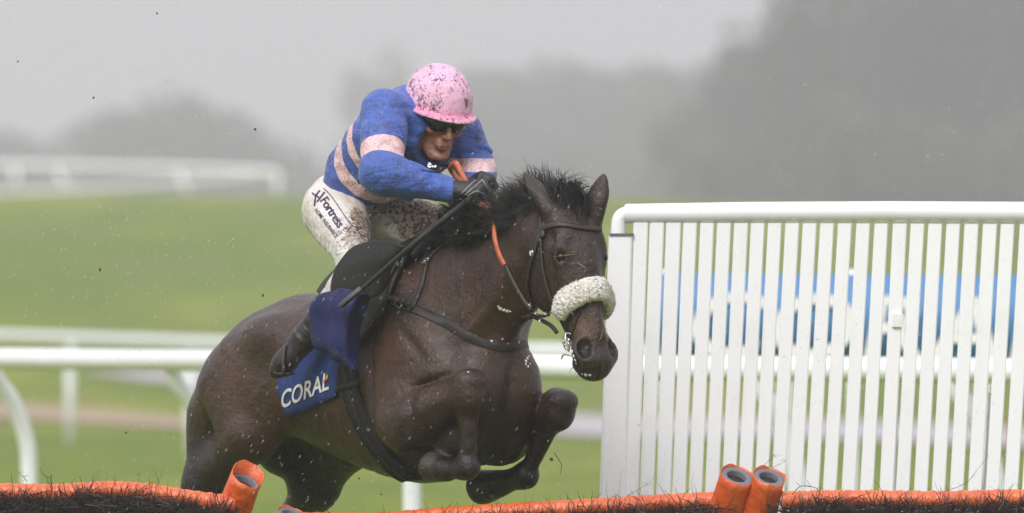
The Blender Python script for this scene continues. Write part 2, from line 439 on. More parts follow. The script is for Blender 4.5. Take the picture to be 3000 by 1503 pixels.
# ------------------------------------------------------------------ trees in the rain haze
def bark(): return simple('wet_bark', (.06, .05, .04), .8)
def leaf_mat(name, a, b):
    t = NT(name); n = t.noise(.6, 4, .6); t.set(col=t.mix(t.ramp(n, [(.3, 0), (.7, 1)]), a, b), rough=.8, spec=.2); return t.m
M['bark'] = bark(); M['leaf_brown'] = leaf_mat('bare_autumn_crown', (.040, .036, .026), (.062, .056, .040)); M['leaf_dark'] = leaf_mat('dark_evergreen_crown', (.018, .026, .024), (.030, .040, .034))
def tree_meshes(seed, h, w, trunk_h, n, leaf, dens=1.0):
    r = random.Random(seed); b = MB()
    b.tube(cpath([(0, 0, -1), (r.uniform(-.1, .1), 0, trunk_h * .6), (r.uniform(-.3, .3), r.uniform(-.3, .3), h * .75)], 5), [.38 * (1 - .8 * k / 10) for k in range(11)], 8)
    blobs = []
    for i in range(14):
        a = r.uniform(0, 6.28); q = r.random() ** .6; z = trunk_h + (h - trunk_h) * r.uniform(.12, .86)
        k = math.sin(max(.12, min(1, (z - trunk_h * .6) / (h - trunk_h * .6))) * 2.75)
        c = Vector((math.cos(a) * w * .5 * q * k, math.sin(a) * w * .5 * q * k, z)); blobs.append((c, r.uniform(.14, .24) * w))
        b.tube(cpath([(0, 0, trunk_h * r.uniform(.5, 1.0)), c * .5 + Vector((0, 0, c.z * .1 + trunk_h * .3)), c], 3), [.14, .12, .1, .08, .06, .05, .03], 5)
    blobs.append((Vector((0, 0, h * .86)), .2 * w))
    tm = b.mesh('trunk')
    V_ = []; F_ = []
    for i in range(n):
        c, rad = blobs[r.randrange(len(blobs))]
        d = Vector((r.gauss(0, 1), r.gauss(0, 1), r.gauss(0, .8))).normalized() * rad * r.random() ** .45
        p = c + d; a = Vector((r.gauss(0, 1), r.gauss(0, 1), r.gauss(0, 1))).normalized(); q = a.orthogonal().normalized(); s = leaf * r.uniform(.6, 1.5)
        k = len(V_); V_ += [tuple(p + a * s), tuple(p + q * s * .6), tuple(p - a * s), tuple(p - q * s * .6)]; F_.append((k, k + 1, k + 2, k + 3))
    cm = mesh_from('crown', V_, np.array(F_), False)
    return tm, cm
TREE = [tree_meshes(3, 9.0, 7.5, 2.2, 3900, .22), tree_meshes(8, 9.0, 6.5, 1.6, 3900, .22), tree_meshes(21, 9.0, 8.6, 2.6, 3900, .22)]
for tm, cm in TREE: tm.materials.append(M['bark'])
TMC = {}
def tree(u, vtop, d, kind, label, dark=False, wide=1.0, group=None):
    d = d * (1.85 if u > 2280 else 2.5 if u > 1450 else 2.2) if d < 500 else d * 1.9
    y = d - CAM_D; p = pxr(u, vtop, y); z0 = gz(p.x, y) - .3; h = p.z - z0; s = h / 9.0
    o = empty('tree', (p.x, y, z0), random.Random(int(u)).uniform(0, 6.28), label=label, cat='tree', group=group)
    o.scale = (s * wide, s * wide, s)
    tm, cm = TREE[kind]; key = (kind, dark)
    if key not in TMC:
        c2 = cm if not dark else cm.copy(); c2.materials.clear(); c2.materials.append(M['leaf_dark' if dark else 'leaf_brown']); TMC[key] = c2
    obj('trunk', tm, None, o); obj('crown', TMC[key], None, o)
GR = 'hazy trees behind the course on the right'
far = [(1500, 225, 395, 0, 1.2), (1590, 200, 390, 2, 1.1), (1690, 178, 385, 1, 1.3), (1775, 225, 400, 0, 1.0), (1860, 300, 400, 2, 1.1), (1950, 262, 380, 1, 1.1), (2050, 222, 375, 0, 1.1), (2150, 190, 365, 2, 1.0), (2235, 165, 372, 0, .9), (2330, 60, 355, 1, .9), (2430, -30, 345, 2, .85), (2560, -60, 350, 0, .85), (2680, -90, 340, 2, .8), (2810, -70, 335, 1, .85), (2940, -120, 325, 0, .85), (3080, -140, 320, 2, .85), (3240, -100, 330, 1, .8), (2460, 330, 300, 0, 1.2), (2700, 350, 300, 2, 1.2), (2150, 400, 310, 1, 1.2), (1900, 450, 330, 0, 1.3), (1650, 440, 340, 2, 1.3)]
LB = ['low hazy tree just right of the rider', 'rounded hazy tree second from the rider', 'round topped hazy tree left of the gap in the woods', 'smaller tree on the left lip of the gap', 'lowest tree filling the gap in the skyline', 'first tree right of the gap in the skyline', 'hazy tree on the rising skyline above the horse ears', 'hazy tree above the left end of the white wing', 'narrow tree below the tall tree group', 'leftmost of the tall trees on the right', 'tall tree second from the left of the tall group', 'tall tree above the middle of the white wing', 'broad tall tree above the wing on the right', 'tall tree near the right edge of the picture', 'tallest dark tree at the right edge', 'tall tree partly beyond the right edge', 'tall tree beyond the right edge of the picture', 'shorter tree in front of the tall group', 'short bushy tree in front near the right', 'bushy tree low above the wing end', 'low bushy tree in front of the gap', 'low bushy tree beside the horse ears']
for i, (u, vt, d, k, w) in enumerate(far): tree(u, vt, d, k, LB[i], dark=(u in (2940, 3080, 2560)), wide=w, group=GR)
GL = 'faint trees on the left skyline'
for (u, vt, d, k, w, l) in ((500, 292, 430, 2, 1.1, 'round topped faint tree above the far white rail'), (395, 345, 440, 0, 1.1, 'faint lower tree left of the round topped one'), (600, 350, 440, 1, 1.0, 'faint lower tree right of the round topped one'), (1150, 130, 620, 1, .5, 'very faint tall tree behind the rider back'), (60, 400, 520, 0, 1.3, 'faintest low tree at the left edge'), (800, 430, 520, 2, 1.4, 'faint low tree left of the rider'), (1320, 330, 480, 0, 1.3, 'faint low tree hidden behind the helmet')): tree(u, vt, d, k, l, wide=w, group=GL)

for i, (u, vt, k) in enumerate(((-1500, 420, 0), (-3400, 380, 1), (-5600, 330, 2), (-8200, 360, 0), (-11000, 300, 1), (4100, 60, 0), (5200, 150, 2), (6800, 100, 1), (8800, 220, 0), (11200, 180, 2))):
    tree(u, vt, 400, k, '%s hazy tree beyond the %s edge, counted outward from the picture' % (('first', 'second', 'third', 'fourth', 'fifth')[i % 5], 'right' if u > 0 else 'left'), wide=1.9, group='hazy trees outside the picture')
# ------------------------------------------------------------------ the horse
horse = empty('racehorse', HO, -TH, label='dark bay racehorse jumping the hurdle with folded forelegs and fleece noseband', cat='horse')

# head frame: a runs down the face, n is the outward normal of the forehead, w the horse's right
HY = R(57); HT = R(17)
fh = Vector((math.cos(HY), -math.sin(HY), 0)); rhw = Vector((-math.sin(HY), -math.cos(HY), 0))
def w2l(v): return V(v.dot(HF), v.dot(HR), v.z)       # world direction to horse space
HA = w2l(Vector((0, 0, -1)) * math.cos(HT) + fh * math.sin(HT))
HN = w2l(fh * math.cos(HT) + Vector((0, 0, 1)) * math.sin(HT))
HW = w2l(rhw)
HP = K(1664, 622, 0.0)
def H(a, n, w): return HP + HA * (a * 1.01) + HN * (n * 1.12) + HW * (w * 1.24)

HOOF = []
def build_horse():
    g = Sculpt((-1.95, -0.42, 0.12), (1.25, 0.42, 2.12), 0.0085)
    SX = (0, 1, 0)
    # trunk: (t, 0, centre z, half width, half height)
    g.tube([(-.98, 0, 1.27, .10, .11), (-.90, 0, 1.30, .15, .16), (-.77, 0, 1.345, .215, .238), (-.6, 0, 1.315, .265, .275),
            (-.32, 0, 1.29, .275, .335), (-.05, 0, 1.295, .26, .39), (.15, 0, 1.31, .215, .36), (.30, 0, 1.31, .17, .27)], SX, 0.02)
    g.tube([(-.25, 0, 1.60, .06, .06), (0.0, 0, 1.655, .055, .07), (.22, 0, 1.63, .06, .10)], SX, 0.10)      # withers
    # croup and haunches
    for s in (1, -1):
        g.ell(V(-.84, .13 * s, 1.29), (.215, .145, .215), 0.08, X=(1, 0, .45), Zx=(-.45, 0, 1))
        g.ell(V(-1.05, .125 * s, 1.16), (.135, .12, .24), 0.08, X=(1, 0, -.25), Zx=(.25, 0, 1))
        g.ell(V(-.80, .20 * s, 1.20), (.19, .085, .22), 0.08)
        g.ell(V(-.66, .225 * s, 1.44), (.10, .055, .06), 0.10)     # point of hip
    def hind(s, stif, mid, hock, fet, toe, r_st=.09):
        g.cone(V(-.92, .15 * s, 1.22), stif, .175, r_st, 0.07)
        g.cone(V(-1.09, .14 * s, 1.13), mid, .115, .078, 0.07)
        g.cone(stif, mid, r_st * .9, .078, 0.05)
        g.tube([(*mid, .070, .085), (*(mid.lerp(hock, .6)), .045, .058), (*hock, .042, .055)], SX, 0.05)
        pt = hock + V(-.045, 0, .03); g.cone(hock, pt, .035, .024, 0.02)     # point of hock
        g.cone(mid, pt, .035, .016, 0.03)                                    # Achilles tendon
        g.cone(hock, fet, .040, .026, 0.03)
        g.ell(fet, (.036, .034, .04), 0.02)
        g.cone(fet, toe, .028, .030, 0.02)
        hf = toe + (toe - fet).normalized() * .05
        g.cone(toe, hf, .043, .056, 0.012)
    hind(1, V(-.80, .215, 1.075), V(-1.10, .19, .89), V(-1.36, .17, .70), V(-1.55, .165, .44), V(-1.66, .165, .36))
    hind(-1, V(-.74, -.19, 1.07), V(-.93, -.18, .88), V(-1.17, -.17, .66), V(-1.38, -.165, .40), V(-1.49, -.165, .32), .12)
    # shoulders, chest
    for s in (1, -1):
        g.tube([(*V(-.02, .13 * s, 1.60), .05, .09), (*V(.10, .17 * s, 1.45), .075, .13), (*V(.25, .165 * s, 1.29), .075, .12), (*V(.34, .14 * s, 1.22), .07, .10)], SX, 0.06)
        g.ell(V(.10, .19 * s, 1.22), (.15, .09, .19), 0.06)        # triceps
        g.ell(V(.39, .085 * s, 1.25), (.095, .095, .15), 0.04)      # pectorals
        g.ell(V(.28, .10 * s, 1.09), (.12, .09, .12), 0.05)
    # neck
    g.tube([(.10, 0, 1.50, .12, .22), (.25, 0, 1.545, .118, .235), (.40, 0, 1.61, .100, .195), (.54, 0, 1.685, .088, .165), (.66, 0, 1.755, .080, .135)], SX, 0.07)
    for s in (1, -1):
        g.cone(V(.60, .050 * s, 1.69), V(.33, .10 * s, 1.42), .042, .055, 0.04)     # brachiocephalic muscle
    # forelegs
    def fore(s, elbow, knee, fet, past, toe, z=1.0):
        g.tube([(*(elbow + V(.0, -.012 * s, .09)), .078, .10), (*elbow, .084, .118), (*elbow.lerp(knee, .35), .078, .098), (*elbow.lerp(knee, .75), .058, .068), (*knee, .054, .060)], SX, 0.018)
        g.ell(elbow + V(-.055, 0, .0), (.06, .055, .07), 0.05)
        dn = (fet - knee).normalized(); out = (knee - elbow).normalized(); ff = (out - dn * .15).normalized()
        g.ell(knee + dn * .005 + ff * .006, (.056, .064, .080), 0.02, X=ff, Zx=dn)
        g.ell(knee - dn * .030 + ff * .014, (.042, .060, .040), 0.02, X=ff, Zx=dn)      # carpus
        g.ell(knee + dn * .045 + ff * .000, (.050, .052, .05), 0.03, X=ff, Zx=dn)
        g.cone(knee + dn * .05, fet, .037, .028, 0.02)
        bk = ff * -.030
        g.cone(knee + dn * .06 + bk, fet + bk * .9, .020, .018, 0.014)                   # tendons behind the cannon
        g.ell(fet, (.040 * z, .040 * z, .044 * z), 0.015); g.ell(fet + bk * .9, (.030 * z, .034 * z, .033 * z), 0.015)
        g.cone(fet, past, .036 * z, .038 * z, 0.025)
        h = (toe - past).normalized()
        g.cone(past - h * .012, past + h * .012, .040 * z, .043 * z, 0.008)
        g.tube([(*(past + h * .02), .046 * z, .044 * z), (*(past + h * .06), .054 * z, .052 * z), (*toe, .061 * z, .057 * z)], SX, 0.01, n=2)
        g.tube([(*(past + h * .012), .062 * z, .058 * z), (*(past + h * .018), .062 * z, .058 * z)], SX, 0.004, n=1, op='none')
        HOOF.append((past, h, z)); g.ell(toe + h * .075, (.055, .10, .10), 0.006, 'cut', X=h, Zx=dn)
        for i in (-1, 1): g.cone(elbow.lerp(knee, .25) + V(0, .055 * i, -.01), knee + V(0, .035 * i, 0) - ff * .03, .030, .016, 0.02)
        g.ell(knee + ff * .050 + dn * -.010, (.020, .040, .028), 0.02, X=ff, Zx=dn)
        g.ell(knee + ff * .046 + dn * .030, (.018, .036, .018), 0.015, X=ff, Zx=dn)
        g.ell(knee + ff * .062 + dn * .012, (.02, .05, .006), -.006, 'soft', X=ff, Zx=dn)
        g.ell(knee - ff * .052, (.026, .032, .034), 0.02, X=ff, Zx=dn)
        for i in (-1, 1): g.ell(fet - dn * .10 + V(0, .032 * i, 0) - ff * .014, (.010, .02, .11), -.006, 'soft', X=ff, Zx=dn)
        return h
    kr = K(1372, 1143, .185); fr = K(1372, 1368, .175)
    fore(1, V(.15, .225, 1.13), kr, fr, fr + V(-.12, .01, -.012), fr + V(-.185, .01, .0))
    kl = K(1634, 1196, -.185); fl_ = K(1541, 1392, -.19)
    fore(-1, V(.15, -.215, 1.09), kl, fl_, fl_ + V(-.13, .01, -.030), fl_ + V(-.225, .02, -.046), 1.12)
    # head
    hd = [(.00, -.035, .058, .070), (.07, -.02, .078, .095), (.15, -.03, .088, .115), (.23, -.035, .076, .115), (.32, -.022, .062, .085),
          (.42, -.006, .053, .062), (.50, .002, .060, .058), (.555, -.002, .057, .053)]
    g.tube([(*H(a, n, 0), w * 1.2, h * 1.1) for a, n, w, h in hd], HW, 0.03)
    for s in (1, -1):
        g.ell(H(.21, -.095, .052 * s), (.125, .10, .032), 0.035, X=HA, Zx=HW)         # cheek plates
        g.ell(H(.140, .030, .064 * s), (.046, .030, .032), 0.022, X=HA, Zx=HN)         # brow over the eye
        g.cone(H(.19, .026, .068 * s), H(.36, .000, .042 * s), .016, .008, 0.03)       # cheek crest
        g.ell(H(.176, .030, .066 * s), (.028, .026, .026), 0.012, X=HA, Zx=HW)          # eyelids
        g.ell(H(.515, .018, .038 * s), (.054, .046, .040), 0.02, X=HA, Zx=HN)          # nostril wings
        g.cone(H(.10, .040, .050 * s), H(.02, -.005, .042 * s), .030, .030, 0.03)      # temple
        g.tube([(*H(.08, -.10, .045 * s), .045, .06), (*H(.0, -.17, .03 * s), .05, .08)], HW, 0.06)
    g.cone(H(.30, .052, 0), H(.46, .046, 0), .030, .026, 0.025)                        # nasal bone
    g.ell(H(.552, .010, 0), (.032, .056, .054), 0.02, X=HA, Zx=HW)                     # upper lip
    g.ell(H(.535, -.045, 0), (.040, .042, .048), 0.018, X=HA, Zx=HW)                   # lower lip and chin
    g.cone(H(.20, -.135, 0), H(.50, -.055, 0), .040, .024, 0.03)                       # jaw
    for s in (1, -1):
        g.ell(H(.508, .046, .048 * s), (.037, .034, .025), 0.010, 'cut', X=HA + HN * .35, Zx=HW)   # nostrils
        g.cone(H(.575, -.020, .02 * s), H(.505, -.018, .058 * s), .005, .005, 0.008, 'cut')        # mouth
        g.ell(H(.178, .044, .078 * s), (.017, .019, .016), 0.004, 'cut', X=HA, Zx=HW + HN * .6)              # eye opening
        g.ell(H(.105, .020, .080 * s), (.022, .018, .012), 0.02, 'cut', X=HA, Zx=HW)               # hollow above the eye
    # ears
    for (b0, tip, bl) in ((K(1607, 600, .065), K(1534, 505, .10), 1), (K(1738, 628, -.055), K(1771, 507, -.085), -1)):
        dr = (tip - b0).normalized(); L = (tip - b0).length
        fo = (HN * -.5 + HW * (.1 if bl > 0 else -.9)).normalized()
        sd = dr.cross(fo).normalized()
        g.tube([(*(b0 - dr * .03), .042, .036), (*(b0 + dr * L * .25), .042, .030), (*(b0 + dr * L * .55), .040, .020), (*(b0 + dr * L * .85), .022, .012), (*tip, .004, .004)], sd, 0.015)
        g.ell(b0 + dr * L * .5 + fo * .020, (L * .40, .024, .014), 0.006, 'cut', X=dr, Zx=fo)
    # muscle relief: hollows and swells
    for s in (1, -1):
        g.ell(V(-.50, .285 * s, 1.22), (.12, .05, .16), -.010, 'soft')               # flank hollow
        g.ell(V(-.96, .27 * s, 1.08), (.05, .10, .22), -.014, 'soft')
        g.ell(V(-1.02, .26 * s, 1.28), (.03, .10, .22), -.014, 'soft', X=(1, 0, .35), Zx=(-.35, 0, 1))
        g.ell(V(-.88, .27 * s, 1.40), (.16, .08, .035), .010, 'soft', X=(1, 0, -.6), Zx=(.6, 0, 1))
        g.ell(V(.0, .27 * s, 1.30), (.035, .10, .17), -.018, 'soft', X=(1, 0, .2), Zx=(-.2, 0, 1))
        g.ell(V(.22, .25 * s, 1.40), (.16, .10, .03), -.010, 'soft', X=(1, 0, -.9), Zx=(.9, 0, 1))
        g.ell(V(.26, .27 * s, 1.17), (.04, .12, .10), -.014, 'soft')
        g.ell(V(.40, .13 * s, 1.50), (.20, .07, .030), -.016, 'soft', X=(1, 0, .9), Zx=(-.9, 0, 1))
        for i in range(5):
            g.ell(V(-.42 + i * .075, .26 * s, 1.16), (.018, .10, .15), .004, 'soft', X=(1, 0, -.3), Zx=(.3, 0, 1))
    rr = random.Random(3)
    for s in (1, -1):
        for i in range(26):      # fine folds, veins and tendons under the wet coat
            a = rr.choice(((V(.05, .26 * s, 1.35), .5), (V(.36, .14 * s, 1.35), 1.0), (V(-.8, .27 * s, 1.2), .9), (V(.15, .25 * s, 1.2), .8)))
            c = a[0] + V(rr.gauss(0, .09), 0, rr.gauss(0, .09)); th = a[1] + rr.gauss(0, .35)
            g.ell(c, (rr.uniform(.05, .12), .12, rr.uniform(.007, .014)), rr.choice((-.005, -.004, .0045)), 'soft', X=(math.cos(th), 0, math.sin(th)), Zx=(-math.sin(th), 0, math.cos(th)))
        for i in range(5):
            g.ell(H(.455 + .016 * i, .0, .05 * s), (.050, .05, .0042), -.0035, 'soft', X=HN * 1 + HW * .2, Zx=HA)
    for s in (1, -1):
        g.ell(V(.30, .215 * s, 1.275), (.17, .07, .022), -.022, 'soft', X=(1, 0, .32), Zx=(-.32, 0, 1))     # crease above the forearm
    g.ell(V(.50, 0, 1.22), (.08, .035, .20), -.030, 'soft')                            # breast groove
    me = g.extract('horse_body', 1)
    v = verts_np(me)
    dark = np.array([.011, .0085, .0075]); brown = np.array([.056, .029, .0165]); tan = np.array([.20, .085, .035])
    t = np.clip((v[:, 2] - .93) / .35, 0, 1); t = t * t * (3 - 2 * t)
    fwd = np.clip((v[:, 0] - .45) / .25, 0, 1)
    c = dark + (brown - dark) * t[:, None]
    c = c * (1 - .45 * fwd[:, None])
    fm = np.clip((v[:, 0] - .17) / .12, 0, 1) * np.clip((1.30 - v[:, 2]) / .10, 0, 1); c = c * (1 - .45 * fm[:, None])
    gr = (gauss(v, V(-.30, .2, 1.0), (.4, .3, .12)) + gauss(v, V(-.75, .2, 1.15), (.18, .3, .2)) + gauss(v, V(.05, .3, 1.3), (.12, .2, .25)))
    c += np.clip(gr, 0, 1)[:, None] * np.array([.028, .012, .005])
    for s in (1, -1):
        g1 = gauss(v, H(.44, .03, .05 * s), (.045, .05, .045)); c += g1[:, None] * tan * .5
        g2 = gauss(v, H(.177, .036, .072 * s), (.030, .030, .030)); c = c * (1 - .8 * g2[:, None]) + g2[:, None] * .8 * dark * .6; g3 = gauss(v, H(.508, .046, .050 * s), (.026, .026, .026)); c = c * (1 - .9 * g3[:, None]) + g3[:, None] * .9 * dark * .4
    for (pa, h, z) in HOOF:
        q = (v - np.array(pa)) @ np.array(h); rr_ = np.linalg.norm(v - np.array(pa) - q[:, None] * np.array(h), axis=1)
        m = ((q > .022) & (q < .12) & (rr_ < .075 * z)).astype(float)[:, None]; c = c * (1 - m) + m * np.array([.055, .045, .038])
    mz = gauss(v, H(.53, .0, 0), (.07, .09, .09)); c = c * (1 - .75 * mz[:, None]) + mz[:, None] * .75 * dark
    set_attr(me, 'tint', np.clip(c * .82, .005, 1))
    return me
body_me = build_horse()
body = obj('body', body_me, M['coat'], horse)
# ------------------------------------------------------------------ surface tools
BB = bvh_of(body_me)
CL = KL((0, -CAM_D, CAM_H))
def pdir(u, v):
    d = Vector(((u - 1500) / FPX, 1, -(v - VH) / FPX)); return V(d.dot(HF), d.dot(HR), d.z).normalized()
def hit(u, v, bv=None):
    """point and normal (horse space) where the surface is seen at (u, v)"""
    h = (bv or BB).ray_cast(CL, pdir(u, v))
    if h[0] is None:
        return None
    n = h[1] if h[1].dot(pdir(u, v)) < 0 else -h[1]
    return h[0], n
def hits(pix, n=6, off=0.004, bv=None, soft=2):
    q = catmull([(u, v, 0) for u, v in pix], n); P = []; N = []
    for a in q:
        h = hit(a[0], a[1], bv)
        if h is None: continue
        P.append(h[0] + h[1] * off); N.append(h[1])
    for _ in range(soft):
        P = [P[0]] + [(P[i - 1] + P[i] * 2 + P[i + 1]) / 4 for i in range(1, len(P) - 1)] + [P[-1]]
        N = [N[0]] + [(N[i - 1] + N[i] + N[i + 1]).normalized() for i in range(1, len(N) - 1)] + [N[-1]]
    return P, N
BASE = {}
def thing(name, base, **kw):
    b = Vector(base); R3 = Matrix.Rotation(-TH, 3, 'Z')
    o = empty(name, HO + R3 @ b, -TH, **kw); BASE[o.name] = b; return o
def part(o, th, sub=None):
    """hang a mesh built in horse space under its thing (or a sub-part under its part)"""
    if sub is not None: o.parent = sub; return o
    o.parent = th; o.location = -BASE[th.name]; return o
def patch(name, net, m, n=6, thick=0.004, wav=0.0, wsc=12.0, push=None):
    """cloth sheet through a net of points (rows of equal length), given thickness"""
    rows = [catmull([tuple(p) for p in r], n) for r in net]
    cols = [catmull([r[j] for r in rows], n) for j in range(len(rows[0]))]
    nu = len(cols); nv = len(cols[0]); G = np.array(cols)      # nu x nv x 3
    du = np.gradient(G, axis=0); dv = np.gradient(G, axis=1); N = np.cross(du, dv); N /= np.linalg.norm(N, axis=2)[:, :, None] + 1e-9
    if N[nu // 2, nv // 2] @ np.array(CL - Vector(G[nu // 2, nv // 2])) < 0: N = -N
    if wav:
        for i in range(nu):
            for j in range(nv):
                p = Vector(G[i, j]); G[i, j] += N[i, j] * wav * (mnoise.noise(Vector((p.x * wsc, p.y * wsc, p.z * wsc * .35))))
    A = (G + N * thick / 2).reshape(-1, 3); B = (G - N * thick / 2).reshape(-1, 3); k = nu * nv
    f = []
    for i in range(nu - 1):
        for j in range(nv - 1):
            a = i * nv + j; f.append((a, a + nv, a + nv + 1, a + 1)); f.append((k + a, k + a + 1, k + a + nv + 1, k + a + nv))
    for i in range(nu - 1):
        for a, b in ((i * nv, (i + 1) * nv), ((i + 1) * nv + nv - 1, i * nv + nv - 1)): f.append((a, k + a, k + b, b))
    for j in range(nv - 1):
        for a, b in ((j + 1, j), ((nu - 1) * nv + j, (nu - 1) * nv + j + 1)): f.append((a, k + a, k + b, b))
    return obj(name, mesh_from(name, np.concatenate([A, B]), np.array(f)), m)
def decal(name, body_text, org, ex, ey, size, m, bv, off=0.0025, shear=0.0, bold=0.0, sp=1.0, xs=1.0):
    """printed lettering laid on a surface: org, ex, ey in photograph pixels"""
    cu = bpy.data.curves.new(name, 'FONT'); cu.body = body_text; cu.size = 1.0; cu.shear = shear; cu.offset = bold
    cu.space_character = sp; cu.resolution_u = 4
    to = bpy.data.objects.new(name, cu); COL.objects.link(to)
    dg = bpy.context.evaluated_depsgraph_get(); me = bpy.data.meshes.new_from_object(to.evaluated_get(dg))
    bpy.data.objects.remove(to); bpy.data.curves.remove(cu)
    me.name = name
    bm = bmesh.new(); bm.from_mesh(me)
    bmesh.ops.triangulate(bm, faces=bm.faces)
    bmesh.ops.subdivide_edges(bm, edges=[e for e in bm.edges if e.calc_length() > 0.25], cuts=2)
    ex = Vector(ex).normalized(); ey = Vector(ey).normalized()
    for v in bm.verts:
        x, y = v.co.x * size * xs, v.co.y * size
        u = org[0] + ex[0] * x + ey[0] * y; w = org[1] + ex[1] * x + ey[1] * y
        h = hit(u, w, bv)
        v.co = (h[0] + h[1] * off) if h else Vector((0, 0, -9))
    bmesh.ops.delete(bm, geom=[v for v in bm.verts if v.co.z < -8], context='VERTS')
    bm.to_mesh(me); bm.free()
    return obj(name, me, m)
def logo(name, polys, m, bv, off=0.0025):
    b = MB()
    for P in polys:
        pts = []
        for (u, v) in P:
            h = hit(u, v, bv)
            if h: pts.append(h[0] + h[1] * off)
        if len(pts) > 2: b.add(pts, [tuple(range(len(pts)))])
    return b.build(name, m, smooth=False)

# ------------------------------------------------------------------ tack materials
def leather(name, col, rough=0.5):
    t = NT(name); n = t.noise(60, 5, 0.65); c = t.mix(t.ramp(n, [(0.35, 0), (0.7, 1)]), tuple(x * .7 for x in col), tuple(x * 1.4 for x in col))
    c, f = t.mud(c, 0.35)
    t.set(col=c, rough=t.math('ADD', t.math('MULTIPLY', n, .35), rough - .15)); t.bump(t.noise(240, 3, 0.6), .25, .003); return t.m
def cloth_mat(name, col, mudamt=0.4, rough=0.75, wr=0.5, wscale=18.0, var=0.12, fine=60.0, mc=(0.045, 0.030, 0.018), stretch=(1, 1, .6)):
    t = NT(name); n = t.noise(20, 4, 0.6)
    c = t.mix(t.ramp(n, [(0.3, 0), (0.7, 1)]), tuple(x * (1 - var) for x in col), tuple(min(1, x * (1 + var)) for x in col))
    c, f = t.mud(c, mudamt, fine, mc)
    t.set(col=c, rough=rough, spec=0.3)
    co = t.coords('Object', stretch)
    w1 = t.noise(wscale, 3, 0.55, co, 1.2); w2 = t.noise(wscale * 3.5, 3, 0.6, co, .6)
    t.bump(t.math('ADD', w1, t.math('MULTIPLY', w2, .3)), wr, .02); return t.m
M['black_leather'] = leather('black_leather', (.0065, .006, .006), .55)
M['brown_leather'] = leather('brown_leather', (.030, .023, .020), .5)
M['dark_strap'] = leather('dark_breast_strap', (.015, .011, .009), .55)
M['grey_leather'] = leather('worn_grey_leather', (.085, .082, .078), .6)
M['orange_rubber'] = simple('orange_rubber', (.46, .115, .05), .55, var=.25, nscale=50, bump=.3)
M['steel'] = simple('steel', (.55, .54, .52), .28, metal=.9, nscale=60)
M['blue_cloth'] = cloth_mat('royal_blue_cloth', (.024, .055, .21), .30, .75, .35, 12)
M['navy_cloth'] = cloth_mat('navy_wet_cloth', (.009, .014, .085), .35, .6, .3, 9)
M['white_print'] = simple('white_print', (.80, .80, .78), .6, nscale=60)
M['navy_print'] = simple('navy_print', (.018, .016, .07), .7)
M['gold_print'] = simple('gold_print', (.65, .42, .03), .6)
M['green_print'] = simple('green_print', (.10, .42, .05), .6)
M['red_print'] = simple('red_print', (.55, .03, .02), .6)
M['girth_web'] = cloth_mat('black_girth_elastic', (.018, .017, .017), .25, .8, .2, 40)
def hair_mat():
    t = NT('black_mane_hair'); n = t.noise(30, 3, .6)
    t.set(col=t.mix(n, (.006, .005, .005), (.022, .017, .014)), rough=.38, spec=.5); return t.m
M['hair'] = hair_mat()
def eye_mat():
    t = NT('horse_eye'); t.set(col=(.006, .004, .003), rough=.18, spec=.35); return t.m
M['eye'] = eye_mat()

# ------------------------------------------------------------------ eyes, mane, tail, whiskers, lip
for s in (1, -1):
    b = MB(); c = H(.177, .034, .070 * s); r = .0195
    P = []; F = []
    for i in range(9):
        for j in range(16):
            th = math.pi * i / 8; ph = 2 * math.pi * j / 16
            P.append(c + Vector((math.sin(th) * math.cos(ph), math.sin(th) * math.sin(ph), math.cos(th))) * r)
    for i in range(8):
        for j in range(16): F.append((i * 16 + j, (i + 1) * 16 + j, (i + 1) * 16 + (j + 1) % 16, i * 16 + (j + 1) % 16))
    b.add(P, F).build('eye', M['eye'], horse)
rng = random.Random(7)
def strand(b, p0, d0, L, w, gust, droop, seg=6, curl=0.0):
    """one tapering lock of hair"""
    p = Vector(p0); d = Vector(d0).normalized(); pts = [p.copy()]; rr = [w]
    ax = Vector((rng.uniform(-1, 1), rng.uniform(-1, 1), rng.uniform(-1, 1)))
    for i in range(seg):
        f = (i + 1) / seg
        d = (d + Vector(gust) * .22 + Vector((0, 0, -1)) * droop * f * .5 + d.cross(ax) * curl).normalized()
        p = p + d * (L / seg); pts.append(p.copy()); rr.append(w * (1 - f) ** .7 + .0003)
    b.tube(pts, rr, n=3, cap=False)
def crest_pt(u, v):
    return K(u, v, 0.0)
crest = cpath([K(1282, 748, .01), K(1330, 722, .01), K(1385, 698, .01), K(1440, 672, .01), K(1500, 645, .01), K(1560, 612, .005), K(1612, 585, .0)], 12)
mane = MB()
NC = len(crest) - 1
def clump(b, p, d, L, n, spread, gust, droop, w=(.0008, .0015), seg=6, curl=.1, root=.010):
    g0 = Vector(gust); ax = rng.gauss(0, curl)
    for _ in range(n):
        q = Vector(p) + Vector((rng.gauss(0, root), rng.gauss(0, root), rng.gauss(0, root)))
        dd = Vector(d) + (Vector(p) - q) * 15 + Vector((rng.gauss(0, spread), rng.gauss(0, spread), rng.gauss(0, spread)))
        strand(b, q, dd, L * rng.uniform(.7, 1.08), rng.uniform(*w), g0 + Vector((rng.gauss(0, .05), rng.gauss(0, .05), 0)), droop, seg, ax + rng.gauss(0, .03))
